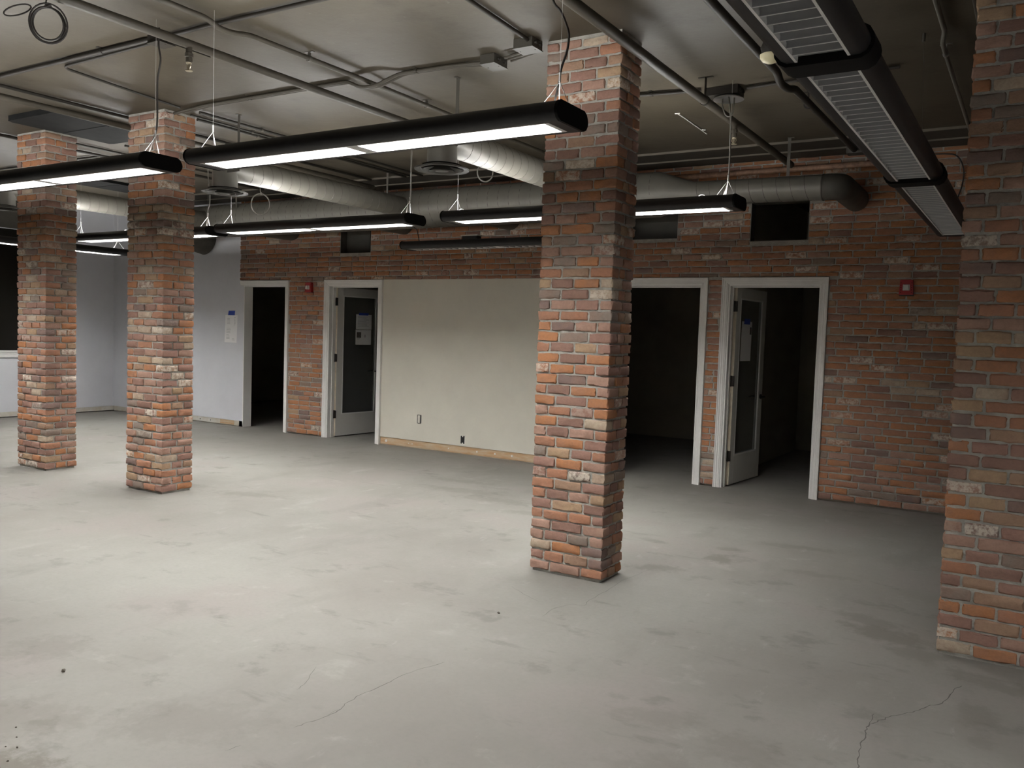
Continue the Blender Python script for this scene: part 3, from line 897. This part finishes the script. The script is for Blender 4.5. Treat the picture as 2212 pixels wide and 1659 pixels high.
DZ, DY = 2.978, 8.0
md = empty('main_duct', (-6.0, DY, DZ)); tag(md, 'long grey round duct running along the top of the brick wall', 'duct')
def loc(pts): return [to_local(md, p) for p in pts]
mb = MB(); mb.tube(loc([(-10.85, DY, DZ), (-3.30, DY, DZ), (-2.95, DY, DZ-.01), (-1.735, DY, 2.953)]), .222, 40, radii=[.222, .222, .113, .113])
mb.build('duct_run', M['duct'], md, smooth=40)
mb = MB(); mb.tube(helix(loc([(-10.8, DY, DZ), (-3.32, DY, DZ)]), .222, .135), .0026, 5); mb.tube(helix(loc([(-2.93, DY, 2.966), (-1.80, DY, 2.954)]), .113, .125), .0026, 5)
mb.build('seam', M['seam'], md, smooth=40)
mb = MB(); mb.tube(loc(arc_path([(-1.735, DY, 2.953), (-1.590, DY, 2.953), (-1.590, 8.765, 2.948)], .16, 8)), .115, 28); mb.tube(loc([(-1.742, DY, 2.953), (-1.732, DY, 2.953)]), .120, 28)
mb.build('elbow', M['ductd'], md, smooth=40)
mb = MB(); mb.tube(loc(arc_path([(-10.85, DY, DZ), (-11.08, DY, DZ-.01), (-11.08, 8.752, DZ-.15)], .22, 8)), .224, 32)
mb.build('elbow', M['ductd'], md, smooth=40)
for x, r in ((-9.21, .185), (-7.15, .165), (-5.52, .165)):
    mb = MB(); mb.tube(loc([(x, DY+.1, DZ-.02), (x, 8.752, DZ-.02)]), r, 28); mb.build('takeoff', M['ductd'], md, smooth=40)
for x, y, z, t in ((-6.655, 7.806, 3.14, 'strap'), (-2.058, 8.0, 3.06, 'strap'), (-9.3, 7.82, 3.12, 'strap')):
    mb = MB(); p = to_local(md, (x, y, 0)); mb.box(p[0]-.014, p[0]+.014, p[1]-.002, p[1]+.002, z-DZ, H-DZ); mb.box(p[0]-.014, p[0]+.040, p[1]-.014, p[1]+.014, H-DZ-.004, H-DZ)
    mb.build('hanger_strap', M['strap'], md, smooth=None)

def branch(x, y0, label, strap=None):
    zc = 2.985; r0 = .113
    r = empty('branch_duct', (x, y0, 2.77)); tag(r, label, 'duct', 'short branch ducts with round diffusers')
    dz = zc - 2.77
    mb = MB(); mb.tube([(0, .20, dz), (0, DY-.19-y0, dz)], r0, 32); mb.build('duct_run', M['duct'], r, smooth=40)
    mb = MB(); mb.tube(helix([(0, .22, dz), (0, DY-.2-y0, dz)], r0, .118), .0022, 5); mb.build('seam', M['seam'], r, smooth=40)
    # square-cut elbow made of two gores above the drop
    mb = MB(); mb.tube([(0, 0, .012), (0, 0, dz-.055), (0, .012, dz-.015), (0, .06, dz+.0), (0, .205, dz)], r0, 32, radii=[r0, r0, r0, r0, r0+.001]); mb.build('elbow', M['duct'], r, smooth=35)
    mb = MB(); mb.lathe([(r0+.002, .02), (r0+.002, .006), (.185, -.004), (.205, -.010), (.203, -.018), (.165, -.012), (.152, .010)], (0, 0, 0), 'z', 40, close=False)
    mb.lathe([(.150, -.012), (.100, .015), (.098, .012), (.146, -.018)], (0, 0, 0), 'z', 36, close=False)
    mb.lathe([(.098, -.022), (.055, .008), (.053, .005), (.094, -.028)], (0, 0, 0), 'z', 36, close=False)
    mb.lathe([(.050, -.026), (.020, -.020), (.004, -.020)], (0, 0, 0), 'z', 24, close=True)
    mb.lathe([(.148, .020), (.002, .020)], (0, 0, 0), 'z', 24, m=1)
    mb.build('diffuser', [M['diff'], M['ductd']], r, smooth=35)
    if strap:
        mb = MB(); sx, sy = strap[0]-x, strap[1]-y0; mb.box(sx-.014, sx+.014, sy-.002, sy+.002, .15, H-2.77); mb.box(sx-.014, sx+.014, sy-.03, sy+.014, H-2.77-.004, H-2.77)
        mb.box(min(sx, 0), max(sx, 0), sy-.003, sy+.003, .15, .17)
        mb.build('hanger_strap', M['strapd'] if strap[2] else M['strap'], r, smooth=None)
branch(-3.87, 5.155, 'grey branch duct with round diffuser, nearest the middle pillar', (-3.755, 5.17, 0))
branch(-6.43, 5.275, 'grey branch duct with round diffuser, right of the second pillar from the left', (-6.187, 5.222, 1))
branch(-9.96, 5.145, 'grey branch duct seen between the two left pillars')

# ------------------------------------------------------------------ pipes, conduits and boxes on the ceiling
def pipe(name, pts, r, m, label, cat='pipe', rad=.06, seg=14, group=None, extra=None):
    pts = [Vector(p) for p in pts]
    o = pts[0].copy(); rt = empty(name, o); tag(rt, label, cat, group)
    mb = MB(); mb.tube([p-o for p in arc_path(pts, rad)], r, seg); mb.build('run', M[m], rt, smooth=45)
    rt['_o'] = 0
    del rt['_o']
    return rt
def clamp(rt, p, r, m='strap', axis='y', name='clamp'):
    q = Vector(p) - Vector(rt.location); mb = MB()
    if axis == 'y':
        mb.tube([q-Vector((0,.012,0)), q+Vector((0,.012,0))], r+.004, 14); mb.box(q.x-r-.022, q.x+r+.022, q.y-.012, q.y+.012, H-rt.location[2]-.004, H-rt.location[2]-.0003)
        mb.box(q.x-.004, q.x+.004, q.y-.010, q.y+.010, q.z, H-rt.location[2]-.0003)
    else:
        mb.tube([q-Vector((.012,0,0)), q+Vector((.012,0,0))], r+.004, 14); mb.box(q.x-.012, q.x+.012, q.y-r-.022, q.y+r+.022, H-rt.location[2]-.004, H-rt.location[2]-.0003)
    mb.build(name, M[m], rt, smooth=40)
def sprinkler(rt, x, y, z, r):
    """upside-down sprinkler below a pipe whose bottom is at z"""
    s = MB(); o = Vector(rt.location); c = (x-o.x, y-o.y, z-o.z)
    s.lathe([(.020,.035),(.020,-.028),(.017,-.030)], c, 'z', 16, 0)
    s.lathe([(.017,-.030),(.026,-.032),(.026,-.055),(.017,-.058),(.021,-.060),(.021,-.085),(.013,-.088)], c, 'z', 8, 0)
    s.lathe([(.013,-.088),(.018,-.090),(.016,-.098),(.010,-.100)], c, 'z', 16, 1)
    for a in (0, PI):
        s.tube([(c[0]+.014*math.cos(a), c[1]+.014*math.sin(a), c[2]-.098), (c[0]+.017*math.cos(a), c[1]+.017*math.sin(a), c[2]-.115), (c[0]+.005*math.cos(a), c[1]+.005*math.sin(a), c[2]-.135)], .0035, 8, 1)
    s.tube([(c[0], c[1], c[2]-.098), (c[0], c[1], c[2]-.135)], .0045, 8, 1)
    s.lathe([(.004,-.134),(.023,-.138),(.023,-.142),(.003,-.143)], c, 'z', 18, 1)
    s.build('sprinkler_head', [M['pipe'], M['brass']], rt, smooth=35)

p1 = pipe('sprinkler_pipe', [(-4.675, -2.5, 3.31), (-4.675, 8.12, 3.31)], .028, 'pipe', 'thick taupe ceiling pipe passing over the near light, with a sprinkler at upper left')
sprinkler(p1, -4.675, 3.545, 3.285, .028)
for y in (1.5, 7.2): clamp(p1, (-4.675, y, 3.31), .028)
p2 = pipe('sprinkler_pipe', [(-2.135, -2.5, 3.255), (-2.135, 8.40, 3.255)], .031, 'pipe', 'thick grey ceiling pipe brushing the top of the middle pillar')
sprinkler(p2, -2.125, 6.60, 3.225, .03); clamp(p2, (-2.135, 5.93, 3.255), .032, 'conduitd'); clamp(p2, (-2.135, 1.0, 3.255), .032)
p3 = pipe('sprinkler_pipe', [(-1.555, -2.5, 3.325), (-1.575, 5.72, 3.325), (-1.59, 5.86, 3.29), (-1.575, 6.02, 3.29), (-1.565, 6.15, 3.325), (-1.545, 8.30, 3.325)], .026, 'conduitd', 'dark ceiling pipe with a kink, left of the long unlit light', rad=.05)
clamp(p3, (-1.577, 6.6, 3.325), .026, 'conduitd')
mb = MB(); mb.box(-.07, .07, -.06, .06, -.03, .06); o = mb.build('elbow_box', M['ductd'], p3, smooth=None); o.location = Vector((-1.545, 8.33, 3.325)) - Vector(p3.location)
p4 = pipe('conduit', [(-.583, -2.5, 3.395), (-.583, 5.60, 3.395), (-.60, 5.68, 3.36), (-.603, 5.80, 3.36), (-.603, 8.12, 3.36)], .014, 'duct', 'thin grey conduit on the dark ceiling right of the long unlit light', 'conduit', rad=.05)
clamp(p4, (-.603, 5.92, 3.36), .014, 'steel')
p5 = pipe('conduit', [(-.40, -2.5, 3.39), (-.40, 8.12, 3.39)], .016, 'conduit', 'thin conduit beside the top of the shaded right pillar', 'conduit')
pb = pipe('conduit', [(-4.335, -2.5, 3.375), (-4.345, 3.42, 3.375), (-4.37, 3.52, 3.355), (-4.37, 3.62, 3.355), (-4.345, 3.74, 3.375), (-4.33, 4.70, 3.375), (-4.345, 6.6, 3.375), (-4.345, 8.12, 3.375)], .017, 'pipe', 'taupe conduit running close beside the thick ceiling pipe over the near light', 'conduit', rad=.05)
for y in (4.25, 5.55): clamp(pb, (-4.34, y, 3.375), .017)
pc = pipe('sprinkler_pipe', [(-7.15, -2.5, 3.305), (-7.15, 8.12, 3.305)], .026, 'pipe', 'thick taupe ceiling pipe meeting the second pillar from the left')
pd = pipe('conduit', [(-7.19, -2.5, 3.40), (-7.19, 8.12, 3.40)], .014, 'conduitd', 'dark conduit tight to the ceiling just above the pipe at the second pillar', 'conduit')
for (x, z, r, m, lab, y0) in ((-6.375, 3.395, .013, 'conduitd', 'dark conduit leaving the top of the second pillar towards the brick', 4.95), (-6.625, 3.398, .013, 'conduitd', 'lower conduit of the pair right of the second pillar', 5.12),
                          (-6.565, 3.405, .009, 'conduitd', 'thin upper conduit of the pair right of the second pillar', 5.0), (-9.10, 3.395, .016, 'conduitd', 'dark conduit above the leftmost pillar', -2.5), (-8.78, 3.40, .012, 'conduitd', 'dark conduit between the two left pillars, before the grey sheet', 5.2),
                          (-8.35, 3.40, .012, 'conduitd', 'dark conduit beside the grey ceiling sheet', 5.55)):
    c = pipe('conduit', [(x, y0, z), (x-.01, 8.12, z)], r, m, lab, 'conduit')
    if y0 > 4: clamp(c, (x, y0+.7, z), r)
c1 = pipe('conduit', [(-12.5, 3.545, 3.398), (-5.07, 3.545, 3.398)], .016, 'conduitd', 'dark conduit crossing the upper left of the ceiling to the small black box', 'conduit')
clamp(c1, (-5.6, 3.545, 3.398), .016, 'conduitd', 'x')
c1b = pipe('conduit', [(-4.94, 3.56, 3.398), (-4.55, 3.55, 3.398), (-1.6, 3.60, 3.398)], .014, 'conduitd', 'dark conduit leading right from the small black box out of the top of the photo', 'conduit')
c4 = pipe('conduit', [(-5.10, 3.60, 3.400), (-6.19, 3.635, 3.402), (-6.25, 3.68, 3.402), (-6.42, 4.78, 3.402)], .010, 'conduitd', 'thin conduit bending from the black box to the second pillar top', 'conduit', rad=.03)
c2 = pipe('conduit', [(-6.60, 4.86, 3.39), (-6.15, 4.825, 3.40), (-4.53, 4.832, 3.40), (-4.40, 4.835, 3.338), (-4.26, 4.84, 3.338), (-4.05, 4.85, 3.40), (-3.62, 4.87, 3.40), (-3.36, 4.89, 3.395)], .013, 'conduit', 'upper taupe conduit from the second pillar to the boxes at the middle pillar', 'conduit', rad=.05)
c2b = pipe('conduit', [(-6.50, 4.89, 3.39), (-6.10, 4.86, 3.402), (-4.53, 4.866, 3.402), (-4.41, 4.87, 3.340), (-4.25, 4.875, 3.340), (-4.02, 4.885, 3.402), (-3.55, 4.905, 3.402), (-3.36, 4.93, 3.39)], .011, 'conduit', 'lower taupe conduit from the second pillar to the boxes at the middle pillar', 'conduit', rad=.05)
for x in (-5.6, -3.9): clamp(c2, (x, 4.832 if x < -5 else 4.855, 3.40), .013, 'conduit', 'x')
for i, (ya, yb) in enumerate(((4.86, 4.80), (4.90, 4.84), (4.94, 4.86))):
    pipe('conduit', [(-3.15, ya, 3.39), (-3.0, (ya+yb)/2, 3.395), (-2.88, yb, 3.395)], .009, 'conduit', 'short conduit between the two boxes at the middle pillar', 'conduit', rad=.05, group='short conduits between the two boxes')
c3 = pipe('conduit', [(-2.79, -2.5, 3.40), (-2.815, 3.9, 3.40), (-2.85, 4.66, 3.40), (-2.86, 4.74, 3.39)], .013, 'conduitd', 'dark conduit coming from the top of the photo to the box at the middle pillar', 'conduit')
c6 = pipe('conduit', [(-4.2, 6.08, 3.40), (-2.85, 6.06, 3.40), (-2.25, 6.16, 3.40)], .014, 'conduitd', 'dark conduit behind the middle pillar leading to the round plate', 'conduit')
clamp(c6, (-2.62, 6.10, 3.40), .014, 'conduitd', 'x')
c6b = pipe('conduit', [(-1.93, 6.24, 3.40), (-1.70, 6.215, 3.40), (-.9, 6.19, 3.40)], .012, 'conduitd', 'dark conduit leading right from the round plate', 'conduit')
cl = pipe('conduit', [(-12.8, 5.75, 3.40), (-9.2, 5.78, 3.40)], .013, 'conduitd', 'dark conduit crossing the ceiling above the leftmost pillar', 'conduit')

def jbox(x, y, w, d, h, label, m='jbox', lid=True):
    r = empty('junction_box', (x, y, H)); tag(r, label, 'electrical box')
    mb = MB(); mb.box(-w/2, w/2, -d/2, d/2, -h, -.0005); mb.build('body', M[m], r, smooth=None, bevel=.003)
    if lid:
        mb = MB(); mb.box(-w/2-.004, w/2+.004, -d/2-.004, d/2+.004, -h-.004, -h+.001)
        for sx in (-1, 1): mb.lathe([(.005, 0), (.004, -.003), (.001, -.003)], (sx*(w/2-.015), 0, -h-.004), 'z', 8)
        mb.build('cover', M[m], r, smooth=None)
    for sy in (-.03, .03):
        mb = MB(); mb.lathe([(.012, 0), (.012, .014), (.008, .016)], (w/2+.0005, sy*(d/.14), -h/2), 'x', 10)
        mb.build('knockout_fitting', M['conduitd'], r, smooth=40)
    return r
jbox(-3.262, 4.895, .115, .165, .062, 'taupe junction box hanging open left of the middle pillar')
jbox(-2.885, 4.715, .14, .13, .060, 'taupe junction box tight against the top of the middle pillar')
jbox(-5.005, 3.580, .12, .12, .052, 'small black junction box on the ceiling above the left light cord', 'conduitd')
jbox(-6.42, 4.955, .12, .14, .05, 'dark junction box on top of the second pillar from the left', 'conduitd') if False else None
jb = jbox(-2.10, 6.255, .24, .15, .062, 'dark junction box with a bright round steel plate, beside the grey ceiling pipe', 'conduitd', lid=False)
mb = MB(); mb.lathe([(.010,-.062),(.075,-.064),(.090,-.070),(.110,-.080),(.112,-.086),(.060,-.090),(.004,-.090)], (.03, 0, 0), 'z', 28); mb.build('round_plate', M['steel'], jb, smooth=30)
w = MB(); w.tube(smooth_path([(.01,-.06,-.064),(.006,-.065,-.13),(.03,-.065,-.205),(.06,-.06,-.225),(.085,-.055,-.20),(.09,-.05,-.09)], 6), .005, 8); w.build('cable_loop', M['cordg'], jb, smooth=40)
# bracket by the black box
mb = MB(); mb.box(-.03, .03, -.16, .16, -.008, 0); mb.box(-.03, -.026, -.16, .16, -.03, 0); o = mb.build('channel_bracket', M['conduitd'], smooth=None); o.location = (-4.965, 3.80, H-.0005); tag(o, 'short dark steel channel under the thick ceiling pipe near the black box', 'bracket')

# pipe along the top of the brick wall
wp = pipe('wall_pipe', [(-4.6, 8.665, 3.262), (-1.40, 8.665, 3.266)], .029, 'bpipe', 'brick coloured pipe lying along the top of the brick wall above the duct')
# cable down the brick
def cable(name, pts, r, m, label, cat='cable', sm=True):
    o = Vector(pts[0]); e = empty(name, o); tag(e, label, cat)
    mb = MB(); mb.tube([Vector(p)-o for p in (smooth_path(pts, 6) if sm else pts)], r, 8); mb.build('run', M[m], e, smooth=45); return e
cable('cable', [(-.99,8.722,3.33),(-.971,8.715,3.321),(-.839,8.715,3.314),(-.756,8.715,3.295),(-.705,8.715,3.23),(-.68,8.715,3.126),(-.692,8.715,3.005),(-.719,8.715,2.904),(-.73,8.72,2.80)], .006, 'cord', 'black cable looping down the brick beside the end of the long unlit light')

# coiled cables
def coil(c, R, turns, m, label, tail, plane='x', r=.0045, extra_loop=False, spread=.008):
    e = empty('cable_coil', c, math.atan2(-c[0], c[1])); tag(e, label, 'cable')
    mb = MB(); pts = []
    n = 28
    ph = [random.uniform(0, 6) for _ in range(6)]
    for i in range(turns*n+1):
        t = 2*PI*i/n; k = i/n
        rr = R*(1 + .05*math.sin(t*.37+ph[0])) + spread*math.sin(k*2.1+ph[1])
        off = spread*math.sin(k*1.7+ph[2])
        a = rr*math.cos(t)*.86; b = rr*math.sin(t)
        pts.append((a, off, b) if plane == 'x' else (off, a, b))
    mb.tube(pts, r, 6); mb.build('coil', M[m], e, smooth=45)
    mb = MB(); mb.tube(smooth_path([to_local(e, p) for p in tail], 5), r, 6); mb.build('tail', M[m], e, smooth=45)
    mb = MB(); mb.tube([(-.010, 0, R*.93), (.012, 0, R*1.07)], .012, 8); mb.build('tie', M[m], e, smooth=40)
    if extra_loop:
        mb = MB(); mb.tube([(-R*.95-.055+.062*math.cos(t)+.018*math.sin(t), .01, R*.50+.034*math.sin(t)+.020*math.cos(t)) for t in [2*PI*i/20 for i in range(21)]], r, 6); mb.build('loose_loop', M[m], e, smooth=45)
    return e
coil((-4.765, 2.70, 3.178), .098, 6, 'cord', 'coil of black cable hanging at the upper left corner', [(-4.80,2.70,3.275),(-4.785,2.70,3.31),(-4.775,2.71,H)], extra_loop=True)
coil((-8.24, 7.30, 3.035), .128, 5, 'cordg', 'coil of grey cable hanging before the main duct, left of the near branch duct', [(-8.24,7.30,3.15),(-8.25,7.30,3.25),(-8.24,7.31,H)])
coil((-4.86, 7.20, 3.165), .092, 5, 'cordg', 'small coil of pale cable hanging near the diffuser by the middle pillar', [(-4.86,7.20,3.25),(-4.86,7.20,3.33),(-4.85,7.2,H)], r=.004)

# sensor, fire alarms, outlets
s = empty('ceiling_sensor', (-1.462, 5.15, H-.125)); tag(s, 'cream domed ceiling sensor half hidden by the long unlit light', 'sensor')
mb = MB(); mb.lathe([(.045,.1245),(.045,.04),(.060,.0),(.050,-.034)], (0,0,0), 'z', 24); mb.build('base', M['conduitd'], s, smooth=40)
mb = MB(); mb.lathe([(.050,-.034),(.062,-.040),(.060,-.060),(.046,-.078),(.024,-.088),(.003,-.090)], (0,0,0), 'z', 24); mb.build('dome', M['cream'], s, smooth=40)

def alarm(x, z, label):
    r = empty('fire_alarm', (x, 8.738, z)); tag(r, label, 'fire alarm', 'red fire alarm strobes')
    mb = MB(); pl = [(-.062,-.066),(-.058,-.070),(.058,-.070),(.062,-.066),(.055,.064),(.050,.070),(-.050,.070),(-.055,.064)]
    mb.prism(pl, -.048, 0, 'y'); mb.build('body', M['red'], r, smooth=None, bevel=.005)
    mb = MB()
    for sx in (-1, 1):
        for k in range(5): mb.box(sx*.046-.004, sx*.046+.004, -.050, -.047, -.05+k*.022, -.044+k*.022)
    mb.build('grille', M['cap'], r, smooth=None)
    mb = MB(); mb.prism([(-.030,-.030),(.030,-.030),(.030,.026),(-.030,.026)], -.056, -.046, 'y'); mb.prism([(-.026,-.026),(.026,-.026),(.018,.022),(-.018,.022)], -.078, -.056, 'y')
    mb.build('strobe_lens', M['lens'], r, smooth=None, bevel=.003)
    mb = MB(); mb.box(-.064, .064, -.010, .002, -.080, -.0705); mb.build('back_box', M['jbox'], r, smooth=None)
alarm(-1.096, 2.104, 'red fire alarm strobe on the brick right of the right doorway')
alarm(-8.820, 2.104, 'red fire alarm strobe on the brick strip between the two left doorways')
r = empty('wall_outlet', (-6.825, 8.752, .395)); tag(r, 'bare duplex outlet without cover plate in the beige panel', 'outlet')
mb = MB(); mb.box(-.034, .034, -.002, 0, -.054, .054); mb.build('box', M['box'], r, smooth=None)
mb = MB(); mb.box(-.018, .018, -.012, -.002, -.050, .050); mb.build('body', M['plate'], r, smooth=None, bevel=.003)
mb = MB()
for zc in (-.022, .022): mb.lathe([(.016,-.012),(.015,-.016),(.004,-.016)], (0, 0, zc), 'y', 14)
mb.build('socket', M['plate'], r, smooth=40)
mb = MB()
for sz in (-1, 1): mb.box(-.030, .030, -.004, -.002, sz*.052-.006, sz*.052+.006)
mb.build('mounting_strap', M['strap'], r, smooth=None)
r = empty('outlet_box', (-6.125, 8.752, .190)); tag(r, 'empty black outlet box low in the beige panel', 'outlet')
mb = MB(); mb.box(-.031, .031, -.003, -.001, -.050, .050); mb.build('opening', M['box'], r, smooth=None)
mb = MB()
for (a, b, c, d) in ((-.038,-.031,-.052,.052),(.031,.038,-.052,.052),(-.038,.038,.050,.060),(-.038,.038,-.060,-.050)): mb.box(a, b, -.005, 0, c, d)
for sz in (-1, 1): mb.box(-.008, .008, -.0055, -.003, sz*.044-.008, sz*.044+.008)
mb.build('rim', M['plate'], r, smooth=None)

# sheet on the ceiling and others
def panel(x0, x1, y0, y1, z, label):
    r = empty('ceiling_sheet', ((x0+x1)/2, (y0+y1)/2, z)); tag(r, label, 'panel')
    w, d = (x1-x0)/2, (y1-y0)/2
    mb = MB(); mb.prism([(-w,-d+.05),(-w+.03,-d),(w-.02,-d),(w,-d+.02),(w,d-.03),(w-.02,d),(-w+.05,d),(-w,d-.02)], 0, H-z-.0005, 'z'); mb.build('sheet', M['panel'], r, smooth=None)
    mb = MB(); mb.box(-w+.04, w-.04, -.012, .012, -.004, .001); mb.build('joint_strip', M['panel'], r, smooth=None)
panel(-8.30, -7.50, 4.31, 5.36, 3.37, 'dark grey sheet metal panel on the ceiling between the two left pillars')
panel(-11.30, -10.70, 6.55, 7.55, 3.385, 'dark sheet on the ceiling deep at the left, seen under the left light')
w = MB(); o = Vector((-2.667, 6.76, H-.004))
w.tube([(0,0,0),(.0,.20,0),(-.003,.45,-.003),(-.006,.757,-.006)], .0045, 6); w.tube([(-.003,.60,-.004),(.035,.60,-.008)], .004, 6); w.tube([(-.02,0,0),(.02,0.01,0)], .006, 6)
e = w.build('paint_strip', M['flake'], smooth=45); e.location = o; tag(e, 'thin white strip stuck to the ceiling right of the middle pillar', 'strip')
# grit on the floor
def pebble(x, y, r, label, group=None):
    mb = MB(); rings = 4; seg = 8; pr = []
    vs = []
    for i in range(rings+1):
        ph = PI*i/rings
        for j in range(seg):
            t = 2*PI*j/seg; q = r*(1+random.uniform(-.25, .25))
            vs.append((q*math.sin(ph)*math.cos(t)*1.25, q*math.sin(ph)*math.sin(t), max(0, .55*r+.75*q*math.cos(ph))))
    fs = [(i*seg+j, (i+1)*seg+j, (i+1)*seg+(j+1) % seg, i*seg+(j+1) % seg) for i in range(rings) for j in range(seg)]
    mb.add(vs, fs); o = mb.build('pebble', M['pebble'], smooth=None); o.location = (x, y, 0); tag(o, label, 'pebble', group)
pebble(-3.579, 2.095, .0095, 'dark pebble on the bare floor at lower left')
pebble(-2.47, 3.926, .007, 'small dark crumb on the floor left of the cracks by the middle pillar')
for (x, y, r) in ((-3.06,1.62,.0042),(-3.10,1.60,.003),(-2.99,1.55,.004),(-3.01,1.50,.0035),(-3.14,1.66,.003),(-3.22,1.70,.0035)):
    pebble(x, y, r, 'crumb of dark grit in the dirty lower left corner of the floor', 'grit in the lower left corner')

# ------------------------------------------------------------------ camera and view
Rm = ROT = None
f_px, yaw, pitch, roll = 1834.4734, .554535, .0602616, .0330150
B0 = np.array([[1,0,0],[0,0,-1],[0,1,0]], float)
c, s_ = math.cos(yaw), math.sin(yaw); Ry = np.array([[c,0,s_],[0,1,0],[-s_,0,c]])
c, s_ = math.cos(pitch), math.sin(pitch); Rp = np.array([[1,0,0],[0,c,-s_],[0,s_,c]])
c, s_ = math.cos(roll), math.sin(roll); Rr = np.array([[c,-s_,0],[s_,c,0],[0,0,1]])
R = Rr @ Rp @ Ry @ B0
cam = bpy.data.cameras.new('camera'); co = bpy.data.objects.new('camera', cam); COL.objects.link(co)
m = Matrix(((R[0][0], -R[1][0], -R[2][0]), (R[0][1], -R[1][1], -R[2][1]), (R[0][2], -R[1][2], -R[2][2])))
co.matrix_world = Matrix.Translation((0, 0, CAMH)) @ m.to_4x4()
cam.sensor_fit = 'HORIZONTAL'; cam.sensor_width = 36.0; cam.lens = f_px/2212*36.0
cam.clip_start = .05; cam.clip_end = 100
SC.camera = co

wd = bpy.data.worlds.new('world'); wd.use_nodes = True; SC.world = wd
wd.node_tree.nodes['Background'].inputs[0].default_value = (0, 0, 0, 1)
wd.node_tree.nodes['Background'].inputs[1].default_value = 0.0
SC.view_settings.view_transform = 'Standard'; SC.view_settings.look = 'None'
SC.view_settings.exposure = 1.08; SC.view_settings.gamma = 1.0
SC.view_settings.use_curve_mapping = False
SC.cycles.use_denoising = True
SC.cycles.max_bounces = 10; SC.cycles.diffuse_bounces = 6; SC.cycles.transmission_bounces = 8
SC.cycles.sample_clamp_indirect = 8.0
SC.cycles.caustics_reflective = False; SC.cycles.caustics_refractive = False
